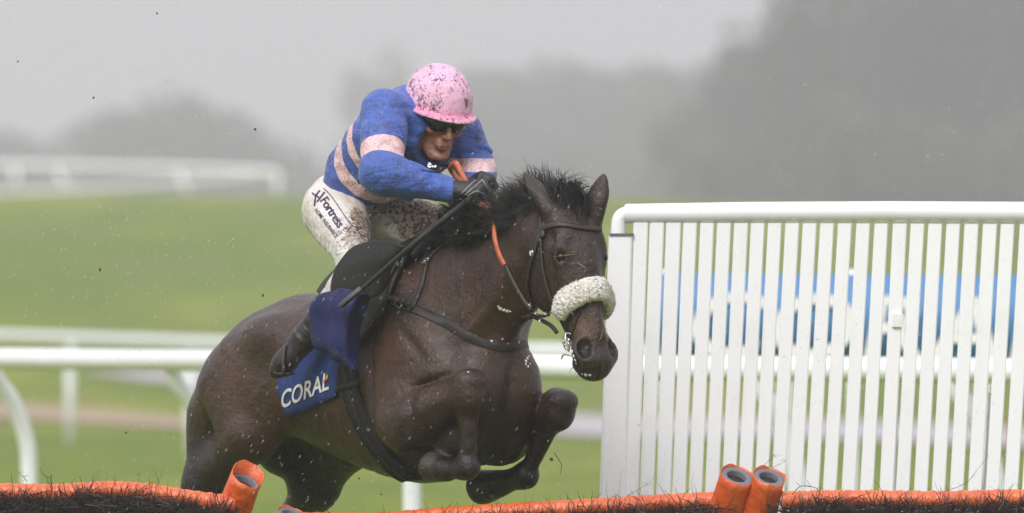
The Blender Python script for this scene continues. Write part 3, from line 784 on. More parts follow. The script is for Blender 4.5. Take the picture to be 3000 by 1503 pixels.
for i in range(420):
    f = rng.random() ** .85; j = f * NC; k = int(j); p = crest[min(k, NC)].lerp(crest[min(k + 1, NC)], j - k)
    p = p + Vector((rng.gauss(0, .010), rng.gauss(0, .016), rng.uniform(-.050, .005)))
    cn = mnoise.noise(Vector((f * 14, 0, 0))); cl2 = mnoise.noise(Vector((f * 30, 5, 0)))
    L = (.085 + .09 * abs(cl2) + .06 * rng.random()) * (.34 + .72 * min(1, max(0, (f - .40) / .2)))
    d = Vector((-.35 + .8 * cn + rng.gauss(0, .15), rng.gauss(-.12, .28), .95 + rng.gauss(0, .15)))
    if rng.random() < .2: d = Vector((rng.gauss(-.3, .4), -.9, .15)); L *= .75
    clump(mane, p, d, L, 22, .05, (rng.gauss(-.25, .2), rng.gauss(.05, .15), rng.gauss(0, .1)), rng.uniform(0, .5), root=.013)
# the windblown mass beside the rider's hands
for i in range(290):
    u = rng.gauss(1388, 38); v = min(rng.gauss(655, 27), 708)
    p = K(u, v, rng.uniform(-.03, .07))
    clump(mane, p, (rng.gauss(-.1, .5), rng.gauss(-.25, .4), rng.gauss(.45, .5)), rng.uniform(.045, .10), 18, .09, (rng.gauss(-.1, .3), 0, 0), rng.uniform(0, .6), root=.013)
mane.build('mane', M['hair'], horse, kind='stuff')
fore = MB()
for i in range(190):
    u = rng.uniform(1588, 1722); k = (u - 1588) / 134
    p = K(u, 622 - 26 * math.sin(k * 3.14) + rng.uniform(-6, 12), .03 - .07 * k + rng.gauss(0, .012))
    ang = rng.gauss(-.5 + .9 * k, .35)
    gust = Vector((.75, -.35, -.1)) if rng.random() < .75 else Vector((-.3, .2, .2))
    clump(fore, p, (ang * .3 - .3, -ang * .7, 1.0 + rng.gauss(0, .2)), rng.uniform(.09, .17) * (1 - .35 * abs(k - .45)), 20, .04, gust * rng.uniform(.6, 1.8), rng.uniform(.3, 2.2), seg=8, root=.008)
fore.build('forelock', M['hair'], horse, kind='stuff')
tail = MB()
for i in range(900):
    p = V(-1.00 + rng.gauss(0, .012), .02 + rng.gauss(0, .015), 1.33 + rng.gauss(0, .02))
    strand(tail, p, (-.75 + rng.gauss(0, .10), -.02 + rng.gauss(0, .07), -.55 + rng.gauss(0, .12)), rng.uniform(.40, .66), .0020, (-.03, 0, 0), rng.uniform(1.2, 1.8), seg=9)
tail.build('tail', M['hair'], horse, kind='stuff')
wh = MB()
for i in range(70):
    h = hit(rng.uniform(1672, 1770), rng.uniform(1040, 1100))
    if h: strand(wh, h[0], h[1] + Vector((rng.gauss(0, .3), rng.gauss(0, .3), -.6)), rng.uniform(.015, .035), .0005, (0, 0, 0), .3, seg=4)
for i in range(24):
    h = hit(rng.uniform(1715, 1780), rng.uniform(955, 1000))
    if h: strand(wh, h[0], h[1] * .4 + Vector((rng.gauss(0, .5), rng.gauss(0, .5), rng.gauss(0, .5))), rng.uniform(.008, .02), .0006, (0, 0, 0), 0, seg=3)
wh.build('whiskers', M['hair'], horse, kind='stuff')
# flecks of foam and bits of grass on the coat
M['foam'] = simple('foam_fleck', (.75, .74, .68), .6); M['straw'] = simple('wet_grass_blade', (.30, .33, .07), .6)
fl = MB()
for (u, v, r) in ((1440, 1000, 5), (1437, 1006, 3), (1472, 993, 3), (1520, 1002, 4), (1545, 1050, 5), (1541, 1058, 6), (1549, 1044, 4), (1540, 1067, 4), (1547, 1073, 4), (1552, 1066, 3), (1372, 1090, 3), (1460, 898, 4), (1466, 904, 6), (1476, 908, 6), (1486, 911, 6), (1494, 912, 4),
                  (1676, 1030, 7), (1681, 1043, 7), (1685, 1055, 6), (1688, 1064, 5), (1670, 1018, 5), (1716, 1098, 6), (1728, 1099, 6), (1706, 1096, 4)):
    h = hit(u, v)
    if h:
        n = h[1]; a = n.orthogonal().normalized(); bb = n.cross(a); r = r / 815
        ring = [h[0] + n * .001 + (a * math.cos(q) + bb * math.sin(q)) * r * rng.uniform(.6, 1.15) for q in [k * math.pi / 4 for k in range(8)]]
        fl.add(ring + [h[0] + n * r * .6], [(i, (i + 1) % 8, 8) for i in range(8)])
fl.build('foam_fleck', M['foam'], horse, kind='stuff')
gr = MB()
for P in (((1625, 752), (1660, 748), (1702, 744)), ((1722, 590), (1729, 605), (1729, 630)), ((1580, 727), (1592, 738), (1600, 742)), ((1692, 770), (1710, 783), (1722, 795)), ((1150, 872), (1156, 885), (1168, 902)), ((1148, 890), (1158, 896), (1172, 896)), ((1156, 868), (1154, 884), (1162, 900)), ((1752, 1000), (1760, 985), (1762, 965)), ((1766, 985), (1772, 972), (1774, 958))):
    Pn = [hit(*p) for p in P]
    if all(Pn): gr.tube([h[0] + h[1] * .006 for h in Pn], [.0008, .0013, .0004], n=3)
gr.build('grass_blade', M['straw'], horse, kind='stuff')

# ------------------------------------------------------------------ saddlecloth, saddle, girth
cl = thing('saddlecloth', (-.3, 0, 1.62), label='blue number cloth under the saddle, CORAL in white letters on its rear corner', cat='saddlecloth', group=None)
def ring(t, ang, off):
    """point on the trunk at station t in direction ang from straight up (to the right)"""
    o = V(t, 0, 1.36); d = V(0, math.sin(ang), math.cos(ang)); h = BB.ray_cast(o, d)
    return h[0] + d * off if h[0] is not None else o + d * .3
# cloth: wraps the back; its right rear corner reaches lowest
net = []
for i in range(11):
    row = []
    for j in range(13):
        a_hi = R(150 - 0 * i) * (1.0 if i < 11 else 1); lim = R(134 - i * 1.7)
        a = -lim * .85 + (lim * 1.85) * j / 12
        q = min(1, max(0, (abs(a) - R(45)) / R(65))); ta = -.36 - .195 * q; tb = -.02 - .17 * q
        t = ta + (tb - ta) * i / 10
        row.append(ring(t, a, .012 + .005 * math.sin(i * 1.7 + j)))
    net.append(row)
main = part(patch('cloth', net, M['blue_cloth'], 3, .004, .006, 14), cl)
CB = bvh_of(main.data)
dl = decal('lettering', 'CORAL', (824, 1197), (.925, -.38), (-.06, -1), 70, M['white_print'], CB, .004, .22, .018, 1.0, .66)
part(dl, None, main)
for nm, mm, P in (('gold_mark', 'gold_print', ((957, 1105), (964, 1098), (963, 1108), (955, 1117))), ('green_mark', 'green_print', ((955, 1104), (962, 1095), (965, 1100), (957, 1108))), ('red_mark', 'red_print', ((950, 1116), (958, 1108), (962, 1112), (951, 1124)))):
    part(logo(nm, [P], M[mm], CB, .004), None, main)
# windblown flap of the cloth folded over the rider's leg
def NP(rows, s): return [[K(u, v, s + ds) for (u, v, ds) in r] for r in rows]
fn = NP([[(967, 850, .0), (1000, 843, .01), (1042, 852, .0), (1072, 862, -.03), (1090, 872, -.06)],
         [(920, 895, .0), (972, 893, .03), (1028, 900, .02), (1052, 908, -.03), (1068, 912, -.06)],
         [(913, 950, .0), (965, 945, .03), (1015, 950, .02), (1040, 955, -.03), (1054, 955, -.06)],
         [(916, 1000, .0), (965, 1000, .03), (1012, 1005, .02), (1034, 1000, -.03), (1046, 998, -.06)],
         [(950, 1026, .0), (985, 1040, .02), (1015, 1050, .01), (1034, 1048, -.03), (1044, 1040, -.06)],
         [(990, 1048, .0), (1008, 1060, .0), (1028, 1078, -.01), (1045, 1090, -.03), (1054, 1108, -.06)]], .42)
part(patch('folded_flap', fn, M['navy_cloth'], 6, .004, .034, 13), cl)

sa = thing('racing_saddle', (-.2, 0, 1.7), label='small black racing saddle with flared flap and girth beneath the jockey', cat='saddle')
seat = []
for i in range(9):
    t = -.46 + .062 * i; hgt = .035 + .045 * (abs(i - 4.6) / 4.4) ** 2
    wd = R(34 + 16 * math.sin(i / 8 * 3.14))
    seat.append([ring(t, -wd + 2 * wd * j / 8, .02 + hgt * (1 - abs(j - 4) / 4 * .8)) for j in range(9)])
part(patch('seat', seat, M['black_leather'], 3, .016), sa)
fnet = NP([[(986, 782, 0), (1030, 728, .0), (1082, 708, .0), (1134, 704, -.01), (1186, 722, -.03)],
           [(976, 812, .0), (1028, 778, .015), (1080, 762, .015), (1130, 755, .0), (1168, 745, -.03)],
           [(971, 840, .0), (1025, 820, .015), (1070, 812, .015), (1110, 805, .0), (1145, 790, -.03)],
           [(972, 868, .0), (1020, 872, .01), (1060, 874, .01), (1096, 870, .0), (1122, 850, -.03)]], .37)
part(patch('flap', fnet, M['black_leather'], 6, .012, .004, 6, ), sa)
# lower flap on the horse's side and the padded roll in front of it
lf = []
for r in ([(1165, 770), (1185, 762), (1205, 752)], [(1110, 870), (1138, 872), (1150, 862)], [(1080, 930), (1108, 935), (1124, 915)], [(1050, 985), (1072, 985), (1090, 965)], [(1040, 1012), (1052, 1008), (1062, 996)]):
    row = []
    for (u, v) in r:
        h = hit(u, v) or (K(u, v, .10), V(0, .7, .7)); row.append(h[0] + h[1] * .022)
    lf.append(row)
part(patch('lower_flap', lf, M['grey_leather'], 5, .010), sa)
b = MB(); P, N = hits([(1222, 735), (1195, 765), (1165, 822), (1146, 880), (1118, 940), (1080, 985), (1048, 1014)], 6, .014)
b.strap(P, N, .022, .014); part(b.build('front_trim', M['black_leather']), sa)
b = MB(); P, N = hits([(1212, 742), (1180, 775), (1150, 825), (1128, 868)], 6, .03)
b.strap(P, N, .028, .004); part(b.build('cloth_binding', M['blue_cloth']), sa)
# pommel and girth
b = MB(); b.tube(cpath([V(.02, .10, 1.72), V(.035, .05, 1.765), V(.04, 0, 1.775), V(.035, -.05, 1.765), V(.02, -.10, 1.72)], 5), .022, 10); part(b.build('pommel', M['black_leather']), sa)
gP, gN = hits([(1003, 985), (1005, 1040), (1014, 1085), (1040, 1185), (1082, 1272), (1130, 1340), (1175, 1382), (1198, 1396)], 7, .006)
ring_g = gP + [Vector((p.x, -p.y, p.z)) for p in reversed(gP)]; ring_n = gN + [Vector((n.x, -n.y, n.z)) for n in reversed(gN)]
b = MB(); b.strap(ring_g, ring_n, .105, .008); gi = part(b.build('girth', M['girth_web']), sa)
for du in (-.040, .0, .040):
    b = MB(); q = []
    for i, p in enumerate(ring_g):
        d = (ring_g[min(i + 1, len(ring_g) - 1)] - ring_g[max(i - 1, 0)]).normalized(); q.append(p + d.cross(ring_n[i]) * du + ring_n[i] * .008)
    b.strap(q, ring_n, .005 if du else .020, .003); part(b.build('stitched_edge' if du else 'centre_strip', M['black_leather']), None, gi)
for (u, v) in ((1022, 1132),):
    b = MB(); P, N = hits([(u - 26, v + 6), (u, v), (u + 36, v - 10)], 4, .015); b.strap(P, N, .024, .003); part(b.build('keeper', M['black_leather']), None, gi)
# stirrup leather and iron
def horse_strap(th, name, pix, w, thk, m, off=.004, n=6, sub=None):
    P, N = hits(pix, n, off); bb = MB(); bb.strap(P, N, w, thk); return part(bb.build(name, M[m]), th, sub)
# ------------------------------------------------------------------ breastplate
bp = thing('breastplate', (.3, .1, 1.5), label='brown leather breast girth with buckles across the horse shoulder', cat='breastplate')
horse_strap(bp, 'breast_strap', [(1148, 880), (1180, 892), (1215, 905), (1260, 925), (1310, 948), (1360, 980), (1420, 1008), (1490, 1018), (1545, 1008)], .038, .003, 'dark_strap', .0005)
horse_strap(bp, 'connecting_strap', [(1066, 868), (1100, 868), (1150, 880), (1195, 892)], .022, .006, 'brown_leather', .020)
horse_strap(bp, 'neck_strap', [(1305, 722), (1278, 738), (1256, 765), (1246, 800), (1236, 838), (1222, 872), (1208, 905)], .020, .005, 'brown_leather', .004)
def buckle(th, u, v, w, h, m='steel', ang=0.0, sub=None):
    q = hit(u, v); n = q[1]; up = (Vector((0, 0, 1)) - n * n.z).normalized(); sdv = n.cross(up)
    a = up * math.cos(ang) + sdv * math.sin(ang); c = n.cross(a); o = q[0] + n * .013; bb = MB()
    P = [o + a * h / 2 + c * w / 2, o + a * h / 2 - c * w / 2, o - a * h / 2 - c * w / 2, o - a * h / 2 + c * w / 2]
    bb.tube(P + [P[0]], .0028, 6); bb.tube([o + a * h / 2, o - a * h / 2 + n * .002], .002, 5)
    return part(bb.build('buckle', M[m]), th, sub)
buckle(bp, 1254, 770, .026, .022); buckle(bp, 1176, 892, .030, .034, 'steel', 1.2); buckle(bp, 1200, 905, .024, .03, 'brown_leather', 1.2)

# ------------------------------------------------------------------ bridle and reins
br = thing('bridle', H(.2, 0, 0), label='dark leather bridle with white mud flecked fleece noseband on the horse head', cat='bridle')
horse_strap(br, 'browband', [(1578, 682), (1592, 670), (1618, 662), (1650, 660), (1690, 666), (1730, 671), (1758, 673)], .020, .005, 'brown_leather', .005)
def headring(a, w0, w1, off, n=22):
    """points round the head at distance a down the face"""
    P = []; N = []
    for i in range(n):
        ang = w0 + (w1 - w0) * i / (n - 1); o = H(a, -.03, 0); d = (HN * math.cos(ang) + HW * math.sin(ang)).normalized()
        h = BB.ray_cast(o, d); P.append((h[0] if h[0] else o + d * .07) + d * off); N.append(d)
    return P, N
horse_strap(br, 'cheek_strap', [(1586, 640), (1585, 668), (1576, 710), (1567, 745), (1558, 770), (1553, 800), (1549, 840), (1550, 880), (1556, 915)], .015, .005, 'brown_leather', .004)
horse_strap(br, 'noseband_strap', [(1588, 670), (1588, 720), (1591, 770), (1598, 810), (1608, 850), (1622, 890)], .012, .004, 'brown_leather', .004)
horse_strap(br, 'throat_lash', [(1583, 690), (1563, 760), (1543, 830), (1540, 880)], .011, .004, 'brown_leather', .003)
buckle(br, 1566, 741, .016, .018)
# fleece noseband: a fat sheepskin sleeve round the nose, made of a tube with tufted surface
fz = Sculpt(H(.38, 0, 0) - Vector((.20, .20, .16)), H(.38, 0, 0) + Vector((.20, .20, .16)), .004)
P = []
for i in range(17):
    ang = -1.75 + 3.5 * i / 16; o = H(.308 + .05 * (ang / 1.75) ** 2, -.02, 0); d = (HN * math.cos(ang) + HW * math.sin(ang)).normalized()
    h = BB.ray_cast(o, d); q = h[0] + d * .016; e = .9 + .1 * math.sin(i / 16 * math.pi); P.append((*q, .033 * e, .050 * e))
# width axis lies across the ring plane normal (HA): build by capsules flattened along the head axis
for i in range(16):
    a, c = P[i], P[i + 1]
    dd = (Vector(c[:3]) - Vector(a[:3])).normalized()
    fz.ell((Vector(a[:3]) + Vector(c[:3])) / 2, (.030, .024, .043 if i not in (0, 15) else .037), .018, X=dd, Zx=HA)
fme = fz.extract('fleece_noseband', 2)
fv = verts_np(fme); fnm = normals_np(fme)
for i in range(len(fv)):
    p = Vector(fv[i].tolist()); fv[i] += fnm[i] * (.0040 * mnoise.noise(p * 95) + .0030 * mnoise.noise(p * 210))
set_verts(fme, fv)
def fleece_mat():
    t = NT('sheepskin'); n = t.noise(190, 4, .7); n2 = t.noise(420, 2, .6)
    c = t.mix(t.ramp(n, [(.35, 0), (.65, 1)]), (.70, .66, .58), (.90, .88, .82))
    sp = t.math('MULTIPLY', t.ramp(t.noise(125, 3, .65), [(.54, 0), (.60, 1)]), t.ramp(t.noise(22, 3, .6), [(.38, .25), (.58, 1)]))
    c = t.mix(t.math('MULTIPLY', sp, .9), c, (.07, .035, .02))
    c = t.mix(t.ramp(t.noise(14, 3, .6), [(.55, 0), (.75, .5)]), c, (.30, .20, .11))
    t.set(col=c, rough=.95, spec=.1, sheen=.3); t.bump(t.math('ADD', n, n2), .7, .006); return t.m
M['fleece'] = fleece_mat()
fo = part(obj('fleece_noseband', fme, M['fleece']), br)
tf = MB()
fb = bvh_of(fme)
for i in range(1100):
    k = rng.randrange(len(fv)); p = Vector(fv[k].tolist()); n = Vector(fnm[k].tolist())
    strand(tf, p, n + Vector((rng.gauss(0, .7), rng.gauss(0, .7), rng.gauss(0, .7))), rng.uniform(.003, .0075), .0008, (0, 0, 0), .2, seg=2, curl=.3)
part(tf.build('wool_tufts', M['fleece'], kind='stuff'), None, fo)
# cross strap, bit and chin straps
horse_strap(br, 'lip_strap', [(1702, 912), (1694, 930), (1684, 955), (1676, 985), (1669, 1008)], .006, .003, 'black_leather', .003)
bit = MB()
def circ(c, n, r, k=18):
    n = Vector(n).normalized(); a = n.orthogonal().normalized(); b_ = n.cross(a); return [c + (a * math.cos(2 * math.pi * i / k) + b_ * math.sin(2 * math.pi * i / k)) * r for i in range(k + 1)]
hb = hit(1640, 985) or (H(.45, -.02, .07), HW)
bc = K(1634, 975, .0) ; 
bl = H(.452, -.030, .056)
bit.tube(circ(bl, HW + HN * .5, .022), .0030, 6); bit.tube(circ(bl + HA * .02 - HN * .01, HW + HA * .2, .016), .0028, 6)
bit.tube(cpath([bl + HA * -.025, bl + HA * .0 + HW * .008, bl + HA * .045 + HW * .002], 4), .0035, 6)
bit.tube(cpath([bl + HA * .055 - HN * .055, bl + HA * .05 - HN * .02 + HW * .01, bl + HA * .07 + HN * .02], 4), .0030, 6)
part(bit.build('bit_ring', M['steel']), br)
bit2 = MB(); b2 = H(.452, -.030, -.056); bit2.tube(circ(b2, HW * -1 + HN * .5, .022), .0032, 6); part(bit2.build('bit_ring', M['steel']), br)
bt = MB(); bt.tube([bl, H(.48, -.02, 0), b2], .006, 8); part(bt.build('bit_mouthpiece', M['steel']), br)
cs = MB(); jl = cpath([K(1552, 900, .10), K(1562, 925, .085), K(1590, 940, .075), K(1615, 955, .07), K(1632, 975, .07)], 5)
cs.tube(jl, .0075, 8, flat=.6); cs.tube(cpath([K(1556, 918, .10), K(1585, 926, .09), K(1608, 922, .085)], 5), .006, 8); part(cs.build('chin_strap', M['black_leather']), br)
cs = MB(); cs.tube([K(1534, 932, .07), K(1560, 926, .08)], .010, 8); part(cs.build('martingale_strap', M['black_leather']), br)
for (u, v, w, a) in ((1572, 918, 20, .2), (1600, 920, 12, 1.), (1585, 940, 14, .4), (1555, 893, 14, 1.4)):
    c = K(u, v, .10); q = MB(); q.tube([c + Vector((0, 0, .008)) , c + V(.004, .012, .0), c + Vector((.012, 0, -.008))], .0025, 5); part(q.build('buckle', M['steel']), br)
# headpiece behind the ears
P = [H(.085, -.02, .088), H(.03, -.03, .07), H(-.015, -.035, .03), H(-.02, -.035, 0), H(-.015, -.035, -.03), H(.03, -.03, -.07), H(.085, -.02, -.088)]
q = MB(); Pp = cpath(P, 4); q.strap(Pp, [(p - H(.15, -.05, 0)).normalized() for p in Pp], .022, .005); part(q.build('headpiece', M['brown_leather']), br)
# reins
HANDR = K(1440, 585, .04); HANDL = K(1440, 590, -.06)
def rein(pts, nrm=None):
    ps = cpath(pts, 8); return ps, [(HW + HN * .3).normalized()] * len(ps)
q = MB(); ps, ns = rein([K(1432, 590, .05), K(1440, 622, .03), K(1446, 650, .05), K(1449, 675, .115), K(1453, 708, .135), K(1464, 745, .135), K(1480, 777, .13)]); q.strap(ps, ns, .019, .007); part(q.build('rein_grip', M['orange_rubber']), br)
q = MB(); ps, ns = rein([K(1479, 774, .128), K(1505, 828, .12), K(1535, 880, .11), K(1556, 908, .105)]); q.strap(ps, ns, .016, .005); part(q.build('rein', M['brown_leather']), br)
q = MB(); ps, ns = rein([K(1440, 590, -.05), K(1500, 640, -.12), K(1560, 720, -.15)] + [b2]); q.strap(ps, ns, .016, .005); part(q.build('rein', M['brown_leather']), br)
q = MB(); ps, ns = rein([K(1372, 545, .05), K(1355, 512, .06), K(1336, 478, .06), K(1322, 500, .0), K(1380, 560, -.03)]); q.strap(ps, [Vector((.5, -.6, .1))] * len(ps), .019, .006); part(q.build('rein_grip', M['orange_rubber']), br)
q = MB(); ps, ns = rein([K(1408, 598, .06), K(1420, 603, .06), K(1432, 610, .055), K(1440, 618, .04)]); q.strap(ps, [Vector((.2, -.8, .5))] * len(ps), .020, .006); part(q.build('rein_grip', M['orange_rubber']), br)
# ------------------------------------------------------------------ the jockey
jk = thing('person', (-.4, 0, 1.95), label='jockey in blue and pink silks with pink helmet crouched over the jumping horse', cat='person')
# head frame: right, forward, up
JY = R(65); JP = R(16); JR = R(5)
ff = Vector((math.cos(JY), -math.sin(JY), 0)); jr0 = Vector((ff.y, -ff.x, 0))
jf = ff * math.cos(JP) - Vector((0, 0, 1)) * math.sin(JP); ju = ff * math.sin(JP) + Vector((0, 0, 1)) * math.cos(JP)
rot = Matrix.Rotation(JR, 3, Vector((0, 1, 0)))
JF, JU, JX = w2l(rot @ jf), w2l(rot @ ju), w2l(rot @ jr0)
JC = K(1280, 335, -.02)
def J(x, y, z): return JC + JX * (x * 1.13) + JF * (y * 1.13) + JU * (z * 1.13)
PEL = V(-.42, .0, 1.93)
HIP = {1: V(-.40, .125, 1.89), -1: V(-.40, -.125, 1.89)}
KNEE = {1: V(-.07, .255, 1.70), -1: V(-.02, -.25, 1.72)}
ANK = {1: K(893, 990, .36), -1: V(-.30, -.34, 1.40)}
TOE = {1: K(815, 1082, .43), -1: V(-.16, -.40, 1.34)}
SHO = {1: V(-.02, .185, 2.235), -1: V(-.03, -.15, 2.17)}
ELB = {1: K(1117, 507, .31), -1: V(.0, -.205, 2.03)}
WRI = {1: K(1312, 556, .11), -1: V(.17, -.10, 1.99)}
CHS = V(-.09, 0, 2.14); NCK = V(-.01, .0, 2.27)
def hand(g, s, inf=0.0):
    """a fist closed on the rein: palm, four bent fingers and thumb"""
    w = WRI[s]
    if s == 1: kn = K(1412, 553, .035)
    else: kn = V(.275, -.055, 1.99)
    d = (kn - w).normalized(); back = V(.25, .55 * s, .8); back = (back - d * back.dot(d)).normalized(); acr = d.cross(back)      # acr: across the knuckles
    if acr.z < 0: acr = -acr
    lat = back * -1
    g.cone(w, kn, .028 + inf, .026 + inf, .02)
    for i in range(4):
        o = kn + acr * (.030 - .020 * i) - d * (.004 * abs(i - 1.2)); r = (.0105, .011, .0105, .009)[i] + inf; L = (.040, .044, .041, .032)[i]
        g.cone(w + d * .02 + acr * (.018 - .012 * i), o, .014 + inf, r + .003, .012)
        a = o + (d * .45 + lat * .9).normalized() * L; b = a + (d * -.75 + lat * .65).normalized() * (L * .72); c = b + (d * -.85 - lat * .3).normalized() * (L * .5)
        g.cone(o, a, r + .002, r, .004); g.cone(a, b, r, r * .95, .004); g.cone(b, c, r * .95, r * .85, .004)
        g.ell(o, (r * 1.35,) * 3, .006)
    t0 = w + d * .030 + acr * .026 + lat * .012; t1 = t0 + (d * .55 + lat * .55 + acr * .3).normalized() * .036; t2 = t1 + (d * .75 + lat * .35 - acr * .25).normalized() * .030
    g.cone(t0, t1, .015 + inf, .0115 + inf, .01); g.cone(t1, t2, .0115 + inf, .0095 + inf, .004)
    return kn, d, back, acr
def torso(g, inf):
    g.tube([(*(PEL), .145 + inf, .10 + inf), (*V(-.34, .0, 2.02), .135 + inf, .10 + inf), (*V(-.24, .0, 2.085), .150 + inf, .11 + inf), (*CHS, .165 + inf, .115 + inf), (*V(-.02, 0, 2.20), .13 + inf, .09 + inf)], (0, 1, 0), .03)
def arm(g, s, inf, r=(.062, .050, .045, .030)):
    g.cone(V(-.05, .09 * s, 2.19), SHO[s], .075 + inf, r[0] + inf, .05)
    g.cone(SHO[s], ELB[s], r[0] + inf, r[1] + inf, .03); g.cone(ELB[s], WRI[s], r[2] + inf, r[3] + inf, .02)
def leg(g, s, inf, boot=True):
    g.cone(HIP[s], KNEE[s], .098 + inf, .062 + inf, .04); g.cone(HIP[s] + V(-.03, -.01 * s, .0), HIP[s].lerp(KNEE[s], .4), .098 + inf, .080 + inf, .04)
    g.cone(KNEE[s], ANK[s], .058 + inf, .036 + inf, .03)
# --- body (one continuous figure)
gb = Sculpt((-.60, -.50, 1.28), (.42, .50, 2.50), .0055)
torso(gb, -.015)
for s in (1, -1):
    arm(gb, s, -.016, (.055, .046, .042, .030)); leg(gb, s, -.014)
    hand(gb, s, -.0025); gb.cone(ANK[s], ANK[s].lerp(TOE[s], .85), .028, .020, .02)
gb.cone(NCK + V(-.04, 0, -.04), J(0, -.02, -.06), .062, .058, .03)
bodyj = gb.extract('jockey_body', 1)
# --- head in finer clay, then joined to the body as one mesh
hs = Sculpt(JC - Vector((.21, .21, .22)), JC + Vector((.21, .21, .22)), .0033)
hs.ell(J(0, -.02, .035), (.088, .110, .098), .02, X=JX, Zx=JU)
hs.tube([(*J(0, .012, .03), .072, .088), (*J(0, .025, -.02), .069, .082), (*J(0, .030, -.065), .058, .066), (*J(0, .045, -.105), .036, .040)], JX, .02)
hs.cone(J(0, -.03, -.04), NCK, .058, .066, .03)
for s in (1, -1):
    hs.cone(J(.056 * s, .0, -.055), J(.018 * s, .072, -.116), .022, .019, .02)          # jaw line
    hs.ell(J(.040 * s, .078, -.030), (.026, .018, .019), .018, X=JX, Zx=JU)              # cheek bones
    hs.ell(J(.031 * s, .100, .000), (.017, .014, .012), .012, 'cut', X=JX, Zx=JU)        # eye sockets
    hs.ell(J(.030 * s, .084, .000), (.0125, .0125, .0125), .004)                         # eyes
    hs.cone(J(.010 * s, .103, .018), J(.044 * s, .086, .018), .008, .006, .010)          # brow
    hs.ell(J(.0105 * s, .108, -.044), (.009, .012, .009), .007, X=JX, Zx=JU)             # nose wings
    hs.ell(J(.006 * s, .116, -.052), (.0035, .006, .004), .002, 'cut', X=JX, Zx=JU)
    hs.cone(J(.017 * s, .104, -.048), J(.032 * s, .090, -.072), .0035, .003, .006, 'cut')# laughter line
    hs.ell(J(.074 * s, -.010, -.020), (.008, .020, .030), .006, X=JX, Zx=JU)             # ears
hs.cone(J(0, .098, .008), J(0, .124, -.040), .008, .0115, .010)                          # nose
hs.ell(J(0, .122, -.042), (.0095, .010, .009), .006, X=JX, Zx=JU)
hs.ell(J(0, .092, -.072), (.030, .018, .024), .014, X=JX, Zx=JU)                         # muzzle
hs.tube([(*J(-.025, .099, -.075), .003, .003), (*J(0, .107, -.073), .0055, .0040), (*J(.025, .099, -.075), .003, .003)], JU, .003)
hs.tube([(*J(-.021, .099, -.082), .003, .003), (*J(0, .106, -.084), .0060, .0042), (*J(.021, .099, -.082), .003, .003)], JU, .003)
hs.tube([(*J(-.027, .101, -.079), .002, .002), (*J(0, .113, -.078), .0028, .0022), (*J(.027, .101, -.079), .002, .002)], JU, .002, op='cut')
hs.ell(J(0, .086, -.116), (.021, .019, .017), .012, X=JX, Zx=JU)                         # chin
hs.cone(J(-.012, .106, -.099), J(.012, .106, -.099), .005, .005, .008, 'cut')
headj = hs.extract('jockey_head', 1)
def join_meshes(name, ms):
    V_ = []; F_ = []; n = 0
    for m_ in ms:
        v = verts_np(m_); f = np.array([tuple(p.vertices) for p in m_.polygons]); V_.append(v); F_.append(f + n); n += len(v)
    return mesh_from(name, np.concatenate(V_), np.concatenate(F_))
bj = join_meshes('person_body', [bodyj, headj])
v = verts_np(bj)
lip = sum(gauss(v, J(x, .108, -.078), (.012, .012, .010)) for x in (-.012, 0, .012))
red = gauss(v, J(.04, .08, -.035), (.03, .03, .03)) + gauss(v, J(-.04, .08, -.035), (.03, .03, .03)) + gauss(v, J(0, .12, -.045), (.02, .02, .015))
stub = gauss(v, J(0, .08, -.105), (.05, .04, .035))
c = np.array([.36, .18, .12]) + np.zeros((len(v), 3))
c = c + red[:, None] * np.array([.03, -.05, -.045]); c = c * (1 - .30 * np.clip(stub, 0, 1)[:, None])
lp = np.clip(lip, 0, 1)[:, None] * .75; c = c * (1 - lp) + lp * np.array([.30, .075, .06])
set_attr(bj, 'tint', np.clip(c, .01, 1))
def skin_mat():
    t = NT('muddy_skin'); a = t.attr('tint'); c, f = t.mud(a, .62, 85, (.085, .035, .020))
    t.set(col=c, rough=.42, spec=.45); t.b.inputs['Subsurface Weight'].default_value = .12; t.b.inputs['Subsurface Radius'].default_value = (.012, .005, .003); t.b.inputs['Subsurface Scale'].default_value = .6
    t.bump(t.noise(260, 4, .6), .25, .002); return t.m
M['skin'] = skin_mat()
part(obj('body', bj, M['skin']), jk)

# --- silks
gj = Sculpt((-.62, -.46, 1.84), (.36, .46, 2.42), .0052)
torso(gj, .018)
gj.ell(V(-.20, .02, 2.145), (.22, .175, .125), .05, X=(1, 0, .75), Zx=(-.75, 0, 1))
gj.ell(V(-.075, -.02, 2.27), (.10, .13, .07), .06)
gj.ell(V(-.33, .04, 2.03), (.13, .155, .12), .05, X=(1, 0, .9), Zx=(-.9, 0, 1))
for s in (1, -1):
    arm(gj, s, .020, (.062, .054, .050, .026))
    gj.ell(SHO[s].lerp(ELB[s], .35), (.13, .074, .078), .03, X=ELB[s] - SHO[s])
    gj.ell(ELB[s].lerp(WRI[s], .22), (.12, .064, .066), .03, X=WRI[s] - ELB[s])
    gj.ell(ELB[s], (.070, .068, .074), .03)
    dd = (WRI[s] - ELB[s]).normalized()
    gj.cone(WRI[s] - dd * .035, WRI[s] - dd * .012, .047, .036, .012)
gj.ell(PEL + V(-.01, 0, -.045), (.14, .17, .10), .03, 'cut')
gj.ell(J(0, .085, -.085), (.085, .085, .085), .02, 'cut')
